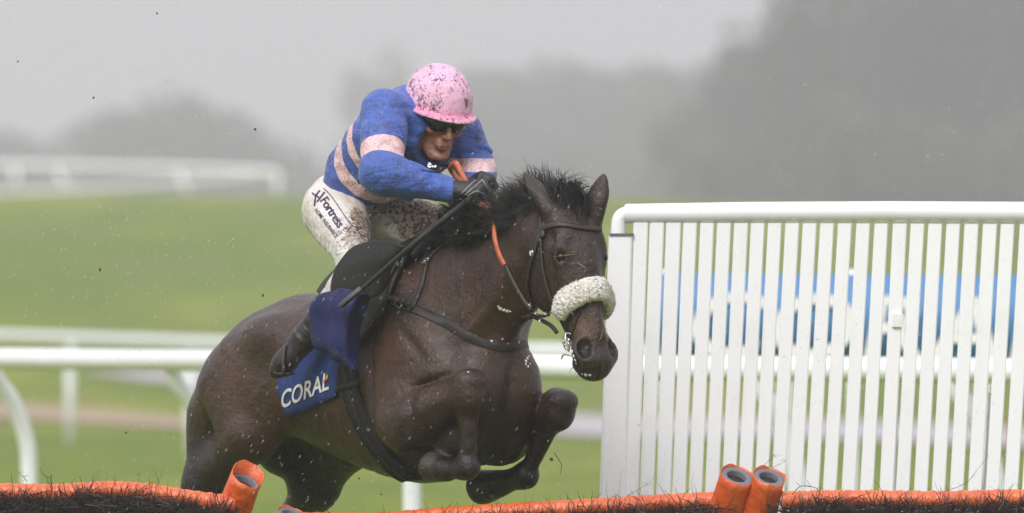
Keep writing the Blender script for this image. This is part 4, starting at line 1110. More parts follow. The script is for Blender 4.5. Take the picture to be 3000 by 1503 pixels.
# gathered folds pressed into the sleeves and back
rj = random.Random(11)
for s in (1, -1):
    ax = (ELB[s] - SHO[s]).normalized(); ax2 = (WRI[s] - ELB[s]).normalized()
    for i in range(9):
        f = .1 + .85 * i / 9; c = SHO[s].lerp(ELB[s], f); th = rj.uniform(0, 6.28)
        n = ax.orthogonal(); n = Matrix.Rotation(th, 3, ax) @ n; tdir = (n.cross(ax) + ax * rj.uniform(-.5, .5)).normalized()
        gj.ell(c + n * .085, (.070, .035, .013), rj.choice((-.017, .012)), 'soft', X=tdir, Zx=ax)
    for i in range(12):
        f = .02 + .95 * i / 12; c = ELB[s].lerp(WRI[s], f); th = rj.uniform(0, 6.28)
        n = Matrix.Rotation(th, 3, ax2) @ ax2.orthogonal(); tdir = (n.cross(ax2) * .8 + ax2 * rj.uniform(-.9, .9)).normalized()
        gj.ell(c + n * (.075 - .03 * f), (.065, .035, .012), rj.choice((-.015, .011)), 'soft', X=tdir, Zx=ax2.cross(tdir) + n * .01)
jm = gj.extract('silks', 1)
v = verts_np(jm); n = normals_np(jm)
tax = V(.944, 0, .33)
tb = (v - np.array(PEL)) @ np.array((tax + V(.0, 0, .0)).normalized()) + .0 * np.abs(v[:, 1]) 
ar = {}
isarm = np.zeros(len(v)); ac = np.zeros(len(v))
for s in (1, -1):
    a = np.array(SHO[s]); b = np.array(ELB[s]); L = np.linalg.norm(b - a); t = ((v - a) @ (b - a)) / L / L
    a2 = np.array(ELB[s]); b2 = np.array(WRI[s]); t2 = ((v - a2) @ (b2 - a2)) / ((b2 - a2) @ (b2 - a2))
    d1 = np.linalg.norm(v - (a + np.clip(t, 0, 1)[:, None] * (b - a)), axis=1); d2 = np.linalg.norm(v - (a2 + np.clip(t2, 0, 1)[:, None] * (b2 - a2)), axis=1)
    m = (np.minimum(d1, d2) < .105) & ((t > .18) | (d2 < d1)); m &= (v[:, 1] * -s > (.10 if s == 1 else .03)) | (t2 > .2)
    isarm[m] = 1
    if s == -1: t = .60 + .26 * (2.075 - v[:, 2]) / .05; d1 = np.where(t < 1.2, 0 * d1, d1)
    if True:
        ac[m] = np.where(d1 < d2, t, 1.5)[m]
set_attr(jm, 'bands', np.stack([np.clip(tb, 0, 1), np.clip(ac / 2, 0, 1), isarm], 1))
for i in range(len(v)):
    p = Vector(v[i].tolist())
    v[i] += n[i] * (.0040 * mnoise.noise(Vector((p.x * 16, p.y * 16, p.z * 30))) + .0008 * mnoise.noise(p * 50))
set_verts(jm, v)
def silks_mat():
    t = NT('blue_pink_silks'); a = t.n('ShaderNodeSeparateColor'); t.l(t.attr('bands'), a.inputs[0]); r, g, b = a.outputs[0], a.outputs[1], a.outputs[2]
    def inside(x, lo, hi): return t.math('MULTIPLY', t.math('GREATER_THAN', x, lo), t.math('LESS_THAN', x, hi))
    tb_ = t.math('MAXIMUM', inside(r, TB[0], TB[1]), inside(r, TB[2], TB[3])); tb_ = t.math('MULTIPLY', tb_, t.math('LESS_THAN', b, .5))
    ab_ = t.math('MULTIPLY', inside(g, AB[0], AB[1]), t.math('GREATER_THAN', b, .5)); m = t.math('MAXIMUM', tb_, ab_)
    n_ = t.noise(14, 4, .6)
    blue = t.mix(t.ramp(n_, [(.3, 0), (.7, 1)]), (.045, .095, .36), (.075, .145, .50)); pink = t.mix(n_, (.74, .46, .46), (.82, .58, .58))
    c = t.mix(m, blue, pink)
    co = t.coords('Object', (1, 1, .55))
    streak = t.ramp(t.noise(19, 7, .78, co, .8), [(.49, 0), (.66, 1)]); gate = t.ramp(t.noise(4.5, 3, .6), [(.34, 0), (.58, 1)])
    c = t.mix(t.math('MULTIPLY', t.math('MULTIPLY', streak, gate), .85), c, (.060, .052, .050))
    c, f = t.mud(c, .12, 110, (.05, .035, .025))
    t.set(col=c, rough=.58, spec=.35, sheen=.15)
    w = t.noise(9, 4, .5, t.coords('Object', (1, .7, 2.2)), .3); w2 = t.noise(70, 3, .6, co, .2); w3 = t.noise(6, 2, .5, None, .6)
    t.bump(t.math('ADD', t.math('ADD', w, t.math('MULTIPLY', w2, .22)), t.math('MULTIPLY', w3, 1.0)), .7, .028); return t.m
TB = (.145, .195, .240, .280); AB = (.30, .43)
M['silks'] = silks_mat()
part(obj('silks', jm, M['silks']), jk)
M['black_fabric'] = cloth_mat('black_vest', (.012, .012, .014), .2, .8)
# --- breeches
gp = Sculpt((-.66, -.42, 1.38), (.10, .46, 2.12), .0052)
gp.tube([(*(PEL + V(-.06, 0, .0)), .135, .125), (*V(-.37, 0, 1.99), .140, .115), (*V(-.31, .0, 2.045), .138, .112)], (0, 1, 0), .03)
for s in (1, -1):
    gp.ell(HIP[s] + V(-.045, -.025 * s, .0), (.105, .095, .125), .04)
    leg(gp, s, .004)
for s in (1, -1):
    ax = (KNEE[s] - HIP[s]).normalized(); rj = random.Random(5)
    for i in range(9):     # drag folds under the thigh and behind the knee
        f = .15 + .8 * i / 9; c = HIP[s].lerp(KNEE[s], f); n_ = (V(-.5, .75 * s, -.5)); n_ = (n_ - ax * n_.dot(ax)).normalized()
        gp.ell(c + n_ * (.105 - .035 * f), (.055, .05, .011), .012, 'soft', X=ax.cross(n_) + ax * .35, Zx=ax)
    for i in range(5):
        c = KNEE[s] + V(-.05, 0, .06) + V(rj.gauss(0, .02), 0, rj.gauss(0, .02)); gp.ell(c + V(0, .06 * s, .02), (.06, .04, .009), .008, 'soft', X=V(rj.gauss(0, 1), 0, rj.gauss(0, 1)), Zx=V(1, 0, -1))
pm = gp.extract('breeches', 1)
v = verts_np(pm); n = normals_np(pm)
for i in range(len(v)):
    p = Vector(v[i].tolist()); v[i] += n[i] * (.0030 * mnoise.noise(p * 26) + .0015 * mnoise.noise(p * 70))
set_verts(pm, v)
kn = sum(np.clip(1 - np.linalg.norm((v - np.array(c)) / np.array(r), axis=1), 0, 1) for c, r in ((KNEE[1] + V(.0, -.06, .06), (.22, .14, .20)), (HIP[-1].lerp(KNEE[-1], .75), (.28, .22, .24)), (V(-.22, -.03, 1.9), (.16, .16, .14)), (V(-.12, .16, 1.86), (.14, .07, .10))))
low = np.clip((1.66 - v[:, 2]) / .05, 0, 1)
set_attr(pm, 'mudmask', np.stack([np.clip(kn * 1.6, 0, 1), low, 0 * kn], 1))
def breeches_mat():
    t = NT('white_muddy_breeches'); a = t.n('ShaderNodeSeparateColor'); t.l(t.attr('mudmask'), a.inputs[0])
    n_ = t.noise(18, 4, .6); c = t.mix(n_, (.60, .58, .54), (.76, .75, .73))
    c = t.mix(t.math('MULTIPLY', a.outputs[1], .75), c, (.44, .44, .45))
    wash = t.math('MULTIPLY', t.ramp(t.noise(7, 5, .7), [(.42, 0), (.68, 1)]), .55)
    c = t.mix(wash, c, (.50, .38, .26))
    nn = t.noise(34, 6, .75, None, .6); thr = t.math('ADD', nn, t.math('MULTIPLY', a.outputs[0], .34))
    c = t.mix(t.math('MULTIPLY', t.ramp(thr, [(.60, 0), (.72, 1)]), .7), c, (.20, .125, .075))
    c = t.mix(t.math('MULTIPLY', t.ramp(t.math('ADD', t.noise(80, 4, .7), t.math('MULTIPLY', a.outputs[0], .16)), [(.64, 0), (.68, 1)]), .9), c, (.05, .030, .02))
    t.set(col=c, rough=.7, spec=.3); t.bump(t.math('ADD', t.noise(22, 4, .6, None, 1.0), t.math('MULTIPLY', thr, .6)), .5, .012); return t.m
M['breeches'] = breeches_mat()
pb = part(obj('breeches', pm, M['breeches']), jk)
PBV = bvh_of(pm)
tx = decal('lettering', 'Fortress', (937, 588), (.55, .835), (.835, -.55), 37, M['navy_print'], PBV, .003, 0, .012, .92, .86); part(tx, None, pb)
tx = decal('lettering', 'HOME INSURANCE', (922, 616), (.60, .80), (.80, -.60), 15, M['navy_print'], PBV, .003, 0, .012, 1.0, .80); part(tx, None, pb)
def seg(a, b, w):
    a = Vector(a); b = Vector(b); d = (b - a).normalized(); n_ = Vector((-d.y, d.x)) * w / 2; P = []
    k = 5
    for i in range(k + 1): P.append(tuple(a.lerp(b, i / k) + n_))
    for i in range(k, -1, -1): P.append(tuple(a.lerp(b, i / k) - n_))
    return P
part(logo('emblem', [seg((915, 566), (936, 580), 4), seg((938, 558), (926, 574), 4), seg((926, 574), (922, 604), 4), seg((952, 563), (930, 592), 4)], M['navy_print'], PBV, .003), None, pb)
for P in ([(948, 552), (968, 572), (1000, 618), (1030, 660), (1050, 666)], [(1016, 680), (1030, 664)], [(1092, 668), (1086, 685), (1088, 705)]):
    ps, ns = hits(P, 5, .0015, PBV, 1)
    if len(ps) > 3: b = MB(); b.strap(ps, ns, .003, .0015); part(b.build('seam', M['navy_print']), None, pb)
# waistband
# --- boots
M['boot'] = leather('wet_black_boot', (.016, .015, .015), .34)
for s in (1, -1):
    gk = Sculpt(np.minimum(ANK[s], TOE[s]) - .16, np.maximum(ANK[s], TOE[s]) + .22, .0045)
    up = (KNEE[s] - ANK[s]).normalized(); fd = (TOE[s] - ANK[s]); fdn = fd.normalized()
    gk.cone(ANK[s] + up * .075, ANK[s] + up * .01, .048, .042, .008)
    heel = ANK[s] - fdn * .035 - up * .035; ball = TOE[s] - fdn * .05 - up * .012
    gk.cone(ANK[s], heel, .042, .034, .03); gk.cone(heel, ball, .034, .036, .02); gk.cone(ANK[s] + fdn * .02, ball, .040, .034, .03)
    wd = fdn.cross(up).normalized(); dn = wd.cross(fdn); dn = dn if dn.z < 0 else -dn
    gk.tube([(*ball, .042, .030), (*TOE[s], .036, .024), (*(TOE[s] + fdn * .022), .020, .016)], wd, .015)
    for i in range(7):
        c = ANK[s] + up * (.004 + .020 * i); gk.ell(c, (.078, .078, .0095), .0095, 'soft', X=wd, Zx=(up + fdn * .35 * (-1) ** i))
    # sole and heel
    gk.tube([(*(heel + dn * .030), .031, .010), (*(heel.lerp(ball, .5) + dn * .026), .028, .006), (*(ball + dn * .028), .042, .008), (*(TOE[s] + fdn * .012 + dn * .020), .032, .007)], wd, .003)
    gk.cone(heel + dn * .03, heel + dn * .045, .028, .027, .004)
    part(obj('boot', gk.extract('boot', 1), M['boot']), jk)
# --- helmet, silk cap, peak and pompom seam
gh = Sculpt(JC - Vector((.24, .24, .16)), JC + Vector((.24, .24, .28)), .0042)
HC = J(0, -.012, .050)
gh.ell(HC, (.118, .145, .125), .01, X=JX, Zx=JU)
gh.ell(J(0, -.008, .022), (.118, .142, .085), .02, X=JX, Zx=JU)
gh.ell(J(0, -.05, -.105), (.26, .30, .122), .006, 'cut', X=JX, Zx=JU)
# peak
gh.tube([(*J(math.sin(a) * .102, .025 + math.cos(a) * .106, .020 + .004 * math.cos(a)), .004 + .016 * max(0, math.cos(a)) ** .5, .0045) for a in [-1.35 + 2.7 * i / 16 for i in range(17)]], JU.cross(JX), .004, n=1)
for i in range(41):
    a = -1.3 + 2.6 * i / 40; gh.cone(J(math.sin(a) * .098, .020 + math.cos(a) * .085, .026), J(math.sin(a) * .112, .022 + math.cos(a) * (.118 + .014 * math.cos(a)), .018), .006, .0042, .005)
gh.ell(J(0, .005, -.03), (.086, .104, .060), .006, 'cut', X=JX, Zx=JU)
for k in range(6):
    a = math.pi * k / 6; pl = (JX * math.cos(a) + JF * math.sin(a))
    gh.ell(HC, (.160, .0035, .135), -.0035, 'soft', X=pl, Zx=JU)
hm = gh.extract('helmet', 2)
v = verts_np(hm); n = normals_np(hm)
for i in range(len(v)):
    p = Vector(v[i].tolist()); v[i] += n[i] * .0022 * mnoise.noise(p * 32)
set_verts(hm, v)
rel = v - np.array(J(0, 0, .030)); peak = np.clip(1 - np.abs(rel @ np.array(JU)) / .022, 0, 1) * np.clip((rel @ np.array(JF)) / .05, 0, 1)
set_attr(hm, 'bands', np.stack([peak, peak * 0, peak * 0], 1))
def helmet_mat():
    t = NT('pink_muddy_helmet_silk'); a = t.n('ShaderNodeSeparateColor'); t.l(t.attr('bands'), a.inputs[0])
    n_ = t.noise(16, 4, .6); c = t.mix(n_, (.72, .38, .54), (.80, .50, .66)); c = t.mix(t.math('MULTIPLY', a.outputs[0], .85), c, (.76, .24, .40))
    co = t.coords(); gate = t.ramp(t.noise(9, 4, .6, co), [(.40, 0), (.56, 1)])
    s1 = t.ramp(t.noise(58, 5, .7, co, .5), [(.555, 0), (.58, 1)]); s2 = t.ramp(t.noise(120, 3, .6, co, .3), [(.60, 0), (.63, 1)]); s3 = t.ramp(t.noise(24, 6, .72, co, .3), [(.60, 0), (.625, 1)])
    m = t.math('MAXIMUM', t.math('MULTIPLY', t.math('MAXIMUM', s1, s2), gate), s3)
    c = t.mix(t.math('MULTIPLY', t.ramp(t.noise(20, 4, .65), [(.5, 0), (.7, 1)]), .28), c, (.35, .17, .14))
    c = t.mix(t.math('MULTIPLY', m, .9), c, (.065, .040, .024))
    t.set(col=c, rough=.5, spec=.4, sheen=.1); t.bump(t.math('ADD', t.noise(26, 3, .6, None, 1.2), t.math('MULTIPLY', m, .6)), .45, .008); return t.m
M['helmet'] = helmet_mat()
he = part(obj('helmet', hm, M['helmet']), jk)
# harness and padding under the helmet, goggles
M['pad'] = cloth_mat('black_helmet_padding', (.010, .010, .011), .2, .7)
gh = Sculpt(JC - Vector((.2, .2, .2)), JC + Vector((.2, .2, .2)), .0045)
gh.ell(J(0, -.022, -.005), (.094, .100, .050), .01, X=JX, Zx=JU)
gh.ell(J(0, .085, -.06), (.078, .115, .11), .012, 'cut', X=JX, Zx=JU)
for s in (1, -1): gh.cone(J(.083 * s, .0, -.005), J(.068 * s, -.005, -.075), .020, .014, .012); gh.cone(J(.066 * s, -.005, -.07), J(.040 * s, .02, -.118), .010, .008, .01)
part(obj('helmet_padding', gh.extract('helmet_padding', 1), M['pad']), None, he)
def goggle_mat():
    t = NT('dark_goggle_lens'); n_ = t.noise(60, 4, .6); t.set(col=(.010, .010, .012), rough=t.math('ADD', t.math('MULTIPLY', n_, .3), .08), spec=.6); return t.m
M['goggle'] = goggle_mat()
gg = Sculpt(JC - Vector((.16, .16, .1)), JC + Vector((.16, .16, .12)), .003)
for s in (1, -1):
    gg.ell(J(.034 * s, .097, -.004), (.043, .021, .031), .012, X=JX + JF * (-.45 * s), Zx=JU)
    gg.cone(J(.064 * s, .080, .002), J(.090 * s, .01, .006), .015, .012, .008)
gg.cone(J(-.04, .098, .014), J(.04, .098, .014), .013, .013, .012)
gg.ell(J(0, .110, -.026), (.014, .03, .016), .006, 'cut', X=JX, Zx=JU)
part(obj('goggles', gg.extract('goggles', 2), M['goggle']), jk)
sb = MB()
for s in (1, -1): sb.strap(cpath([J(.084 * s, .03, -.0), J(.079 * s, .022, -.045), J(.060 * s, .030, -.085), J(.030 * s, .055, -.125), J(0, .06, -.136)], 4), [JX * s + JF * .3] * 17, .010, .003)
part(sb.build('chin_strap', M['black_leather']), None, he)
# --- collar, neck guard and hands
gc = Sculpt(NCK - Vector((.14, .14, .14)), NCK + Vector((.16, .14, .12)), .005)
gc.cone(NCK + V(-.035, 0, -.035), NCK + V(.02, 0, .015), .080, .070, .01)
part(obj('collar', gc.extract('collar', 1), M['black_fabric']), jk)
def glove_mat():
    t = NT('black_leather_glove'); n_ = t.noise(70, 4, .6); t.set(col=t.mix(n_, (.008, .008, .009), (.030, .029, .031)), rough=.5, spec=.4); t.bump(t.noise(45, 4, .6, None, .8), .5, .006); return t.m
M['glove'] = glove_mat()
for s in (1, -1):
    c = WRI[s]; gl = Sculpt(c - Vector((.12, .14, .14)), c + Vector((.24, .14, .14)), .0032)
    kn_, d_, bk, ac_ = hand(gl, s, .0025); gl.cone(c - d_ * .035, c + d_ * .03, .037, .033, .01)
    go = part(obj('glove', gl.extract('glove', 1), M['glove']), jk)
    if s == 1:
        GB = bvh_of(go.data); M['grey_print'] = simple('grey_glove_piping', (.30, .31, .31), .5)
        for P in ([(1352, 568), (1375, 545), (1395, 528), (1408, 522)], [(1362, 572), (1385, 552), (1405, 535), (1412, 527)], [(1412, 527), (1424, 545), (1434, 568)], [(1370, 574), (1396, 560), (1412, 566), (1426, 574)]):
            ps, ns = hits(P, 5, .0012, GB, 1)
            if len(ps) > 3: b = MB(); b.strap(ps, ns, .0035, .0015); part(b.build('piping', M['grey_print']), None, go)
# chest lettering half hidden behind the chin
SB = bvh_of(jm)
sk = [o for o in jk.children if o.name.startswith('silks')][0]
part(logo('vest_opening', [[(1232, 492)] + [(1250 + 14 * i, 478 + .5 * i) for i in range(6)] + [(1322 - 10 * i, 513 - 1.5 * i) for i in range(10)] ], M['black_fabric'], SB, .004), None, sk)
part(decal('lettering', 'eis', (1245, 503), (1, .03), (0, -1), 26, M['white_print'], SB, .022, 0, .02), None, sk)
# stirrups
for s in (1, -1):
    foot = ANK[s].lerp(TOE[s], .72); b = MB()
    wd = (TOE[s] - ANK[s]).cross(V(0, 0, 1)).normalized(); dn = Vector((0, 0, -1)); base = foot + dn * .048
    top = foot + V(.0, -.02 * s, .085)
    b.tube(cpath([top, foot + wd * .045 + Vector((0, 0, .035)), base + wd * .055, base, base - wd * .055, foot - wd * .045 + Vector((0, 0, .035)), top], 5), .007, 8)
    b.box(base, (.05, .11, .010), Matrix.Rotation(math.atan2(wd.y, wd.x) - math.pi / 2, 3, 'Z'))
    part(b.build('stirrup_iron', M['brown_leather']), sa)
    b = MB(); ps = cpath([top, top.lerp(V(-.12, .30 * s, 1.55), .5), V(-.12, .30 * s, 1.55)], 5); b.strap(ps, [V(0, s, .2)] * len(ps), .022, .004); part(b.build('stirrup_leather', M['brown_leather']), sa)
# --- whip
wp = thing('whip', K(1185, 740, .3), label='thin black riding whip held in the right glove pointing down and back', cat='whip')
b = MB(); A = K(1375, 585, .085); Bq = K(1240, 690, .33); Cq = K(1002, 897, .50)
b.tube(cpath([A + (A - Bq) * .22, A, A.lerp(Bq, .5), Bq, Bq.lerp(Cq, .5), Cq], 4), [.0125] * 9 + [.011] * 4 + [.010, .0095, .009, .0085, .008, .0075, .007, .0065], 10); part(b.build('shaft', M['black_leather']), wp)
b = MB(); q = Cq - (Cq - Bq).normalized() * .10; b.strap([q + V(.004, .01, 0), q.lerp(Cq, .5) + V(0, .01, 0), Cq + (Cq - q) * .02 + V(0, .008, 0)], [V(0, 1, 0)] * 3, .018, .006); part(b.build('flap', M['grey_leather']), wp)
# ------------------------------------------------------------------ white running rails
M['white_plastic'] = simple('white_plastic_rail', (.84, .85, .85), .35, var=.03, nscale=6, bump=.05, spec=.5)
M['white_wing'] = painted_white('white_painted_wing', (.88, .885, .89), .45)
def rail_thing(label, pts, rad, legs, curved=False, group=None, foot=.0, ins=0):
    """pts: (u, v, d) of the rail centre line; legs: indexes as (u, v, d)"""
    P = [pxr(u, v, d - CAM_D) for u, v, d in pts]; c = P[len(P) // 2]; o = empty('running_rail', (c.x, c.y, gz(c.x, c.y)), label=label, cat='rail', group=group); base = Vector(o.location)
    b = MB(); b.tube([p - base for p in cpath(P, 8)], rad, 14); b.build('rail', M['white_plastic'], o)
    for lg in legs:
        p = pxr(*lg[:2], lg[2] - CAM_D); g_ = gz(p.x, p.y); b = MB()
        if curved:
            q = [p + Vector((0, 0, -.02)), p + Vector((.03, .01, -.10)), p + Vector((.115, .05, -.22)), p + Vector((.185, .09, -.42)), p + Vector((.205, .10, -.64)), Vector((p.x + .20, p.y + .10, g_ - .15))]
            b.tube([x - base for x in cpath(q, 5)], rad * .82, 12)
        else:
            q = [p, Vector((p.x + (lg[3] if len(lg) > 3 else 0), p.y, g_ - .1))]; b.tube([x - base for x in q], rad * .85, 12)
        b.build('leg', M['white_plastic'], o)
    return o
RG = 'white running rails of the course'
rail_thing('nearest white running rail with curved legs behind the horse', [(-900, 1052, 50), (-300, 1051, 48), (0, 1051, 46.5), (330, 1055, 45.2), (650, 1058, 43.5), (1000, 1062, 41.5), (1350, 1070, 39.8), (1700, 1078, 38.5), (2200, 1080, 38.3), (2700, 1084, 37.8), (3300, 1092, 37)], .057,
          [(-570, 1060, 48.5), (-25, 1062, 46.8), (505, 1068, 44.4), (1085, 1075, 41.3), (2210, 1085, 38.3), (2790, 1090, 37.7), (3300, 1092, 37.2)], True, RG)
rail_thing('second white running rail with straight posts beyond the nearest rail', [(-500, 975, 112), (0, 984, 101), (330, 995, 95), (650, 1006, 89), (1100, 1018, 82), (1600, 1028, 77), (3200, 1040, 72)], .062,
          [(-200, 980, 106), (205, 992, 98), (556, 1003, 91), (1190, 1020, 81), (2300, 1034, 74), (2880, 1038, 73)], False, RG)
fr = rail_thing('far white rail on the skyline ending at a corner post', [(-300, 478, 235), (0, 484, 235), (350, 490, 235), (700, 500, 235), (815, 506, 235)], .085, [(45, 486, 235), (812, 508, 235), (-250, 480, 235)], False, RG)
rail_thing('far white rail coming back from the corner post, lower on the skyline', [(815, 512, 236), (600, 528, 245), (350, 548, 255), (0, 566, 265), (-300, 580, 275)], .075, [(100, 560, 262, .3), (165, 500, 240, .55), (520, 500, 240, .4)], False, RG)
# blue sponsor banner behind the wing, lettered in white
M['banner_blue'] = simple('banner_blue', (.085, .23, .46), .6, var=.06, nscale=4)
bd = 41.0; by = bd - CAM_D
P0 = pxr(1935, 800, by); P1 = pxr(3700, 812, by); Q0 = pxr(1930, 1038, by); Q1 = pxr(3700, 1085, by)
bo = empty('banner', ((P0.x + P1.x) / 2, by, 0), label='blue banner with large blurred white letters seen through the wing palings', cat='banner'); bb_ = Vector(bo.location)
b = MB(); n_ = 24; vs = []
for k in range(n_ + 1):
    f = k / n_
    for a, c in ((P0, P1), (Q0, Q1)):
        p = a.lerp(c, f) - bb_; w = .010 * math.sin(k * 1.3); vs += [p + Vector((0, w - .003, 0)), p + Vector((0, w + .003, 0))]
fs = []
for k in range(n_):
    i = k * 4; fs += [(i, i + 2, i + 6, i + 4), (i + 1, i + 5, i + 7, i + 3), (i, i + 4, i + 5, i + 1), (i + 2, i + 3, i + 7, i + 6)]
b.add(vs, fs); b.build('sheet', M['banner_blue'], bo, smooth=True)
cu = bpy.data.curves.new('lettering', 'FONT'); cu.body = 'CORAL'; cu.size = 1; cu.shear = .16; cu.extrude = .002; cu.space_character = 1.06; cu.offset = .012
to = bpy.data.objects.new('lettering', cu); COL.objects.link(to); dg = bpy.context.evaluated_depsgraph_get(); lm = bpy.data.meshes.new_from_object(to.evaluated_get(dg)); bpy.data.objects.remove(to)
lw = verts_np(lm); x0, x1 = lw[:, 0].min(), lw[:, 0].max(); A0 = pxr(2025, 1040, by); A1 = pxr(3100, 1062, by); H0 = pxr(2025, 845, by)
sx = (A1.x - A0.x) / (x1 - x0); sz = (H0.z - A0.z) / .73; nv = []
for p in lw:
    fx = (p[0] - x0) * sx; nv.append((A0.x + fx - bb_.x, by - .022 - p[2] - bb_.y, A0.z + (A1.z - A0.z) * fx / (A1.x - A0.x) + p[1] * sz))
set_verts(lm, nv); lm.name = 'lettering'; obj('lettering', lm, M['white_print'], bo)
for uu in (1950, 2500, 3050):
    p = pxr(uu, 790, by); b = MB(); b.tube([Vector((p.x, by + .05, p.z)) - bb_, Vector((p.x, by + .05, -.1)) - bb_], .03, 8); b.build('post', M['white_plastic'], bo)

# ------------------------------------------------------------------ the white wing of palings
wing = empty('hurdle_wing', (1.6, 1.0, 0), label='white hurdle wing of upright palings under a thick round top rail', cat='fence'); WB = Vector(wing.location)
def W_(u, v, y): return pxr(u, v, y) - WB
YW = 1.0
b = MB(); sc = .0346
b.tube([W_(1826, 626, YW), W_(1834, 626, YW), W_(2200, 622, YW), W_(2600, 620, YW), W_(3100, 622, YW), W_(3500, 626, YW)], [.022, .036, .0385, .0385, .0385, .0385], 18); b.build('top_rail', M['white_wing'], wing)
b = MB(); b.tube(cpath([W_(1838, 626, YW), W_(1822, 632, YW), W_(1813, 650, YW), W_(1810, 690, YW), W_(1809, 700, YW)], 4), .027, 14); b.build('rail_bend', M['white_wing'], wing)
def prism(u0, u1, v0, u2, u3, v1, y, th, name, m, bev=.004, rnd=False, **kw):
    a, c = W_(u0, v0, y), W_(u1, v0, y); d, e = W_(u2, v1, y), W_(u3, v1, y); b = MB(); V_ = []
    for (p, q) in ((a, c), (d, e)):
        w = q - p; ww = w.normalized()
        if rnd:
            for k in range(10): t_ = 2 * math.pi * k / 10; V_.append(p + w / 2 + ww * (w.length / 2 * math.cos(t_)) + Vector((0, th / 2 * math.sin(t_), 0)))
        else:
            for (i, j) in ((0, 0), (0, 1), (1, 1), (1, 0)):
                o = p.lerp(q, i); s1 = ww * (bev if i == 0 else -bev); V_.append(o + Vector((0, (j - .5) * th + (bev if j == 0 else -bev), 0))) if False else None
                V_ += [o + s1 + Vector((0, (j - .5) * th, 0)), o + Vector((0, (j - .5) * th + (bev if j == 0 else -bev), 0))] if (i, j) in ((0, 0), (1, 1)) else [o + Vector((0, (j - .5) * th + (bev if j == 0 else -bev), 0)), o + s1 + Vector((0, (j - .5) * th, 0))]
    n = len(V_) // 2; F_ = [(i, (i + 1) % n, n + (i + 1) % n, n + i) for i in range(n)] + [tuple(range(n - 1, -1, -1)), tuple(range(n, 2 * n))]
    b.add(V_, F_); return b.build(name, m, wing, smooth=rnd, **kw)
VB = 1690      # bottom row, below the picture
def ext(ut, vt, ub, vb): return ub + (ub - ut) * (VB - vb) / (vb - vt)
# end post
prism(1784, 1853, 690, ext(1784, 690, 1756, 1460), ext(1853, 690, 1832, 1460), VB, YW + .01, .09, 'end_post', M['white_wing'], .008)
prism(1786, 1856, 684, 1785, 1855, 692, YW + .008, .093, 'band', simple('dark_band', (.10, .14, .14), .5))
prism(1853, 1878, 700, ext(1853, 700, 1833, 1460), ext(1878, 700, 1856, 1460), VB, YW + .03, .03, 'inner_upright', M['white_wing'], .004)
# palings: left edges at the top and at v=1430, read along the wing
top = [1856, 1904, 1952, 2002, 2052, 2101, 2151, 2200, 2250, 2301, 2352, 2403, 2455, 2509, 2562, 2616, 2668, 2720, 2773, 2826, 2880, 2932, 2988, 3040, 3092, 3145, 3200, 3252, 3305]
bot = [1829, 1875, 1923, 1970, 2018, 2066, 2115, 2163, 2211, 2260, 2310, 2360, 2411, 2466, 2520, 2577, 2625, 2678, 2730, 2783, 2836, 2888, 2942, 2995, 3048, 3100, 3152, 3205, 3258]
wpal = None
for i, (a, c) in enumerate(zip(top, bot)):
    rr_ = random.Random(i); w = 40.5 + rr_.uniform(-.8, .8) + (2 if i < 3 else 0); vt = 652 + 0.004 * (a - 1856)
    wd = w; 
    prism(a, a + wd, vt, ext(a, vt, c, 1430), ext(a + wd, vt, c + wd - 1, 1430), VB, YW - .012 + rr_.uniform(-.002, .002), .020, 'paling', M['white_wing'], .004)
# back rails, joint and latch of the wing
for (v, h) in ((1500, 34), (760, 0)):
    if h: prism(1850, 3330, v, 1850, 3330, v + h, YW + .03, .03, 'back_rail', M['white_wing'], .004)
prism(2628, 2652, 660, 2600, 2622, 1440, YW + .028, .03, 'joining_upright', M['white_wing'], .004)
prism(2616, 2648, 920, 2614, 2646, 958, YW - .028, .014, 'latch_plate', simple('cream_plate', (.78, .77, .71), .5), .003)
prism(2895, 2910, 1150, 2880, 2894, 1480, YW + .10, .03, 'rear_stay', simple('grey_stay', (.55, .56, .56), .5), .003)
# red and white post behind the wing
rp = pxr(2938, 1225, 4); o = empty('marker_post', (rp.x, 4, 0), label='thin orange red marker post seen between the wing palings on the right', cat='post'); b = MB(); b.tube([(0, 0, -.05), (.03, 0, rp.z)], .012, 8); b.build('post', simple('orange_red_paint', (.50, .09, .03), .5), o)

# ------------------------------------------------------------------ the hurdle panels
def orange_mat():
    t = NT('orange_vinyl'); n1 = t.noise(7, 4, .6); n2 = t.noise(60, 5, .7)
    c = t.mix(t.ramp(n1, [(.3, 0), (.7, 1)]), (.62, .085, .015), (.74, .16, .035)); c = t.mix(t.ramp(n2, [(.56, 0), (.72, .55)]), c, (.25, .05, .03))
    t.set(col=c, rough=.36, spec=.6); t.bump(t.math('ADD', t.noise(13, 3, .6, t.coords('Object', (1, .5, .5)), 1.4), t.math('MULTIPLY', n2, .15)), .75, .02); return t.m
M['orange'] = orange_mat(); M['foam_grey'] = simple('grey_foam', (.17, .17, .19), .9, bump=.6, nscale=90); M['hollow_shade'] = simple('dark_hollow_shade', (.020, .020, .020), .9, bump=.6, nscale=90)
M['birch'] = simple('birch_twig', (.017, .010, .009), .75, var=.5, nscale=40)
M['birch_grey'] = simple('dry_birch_twig', (.13, .10, .085), .7, var=.4, nscale=40)
rt = random.Random(4)
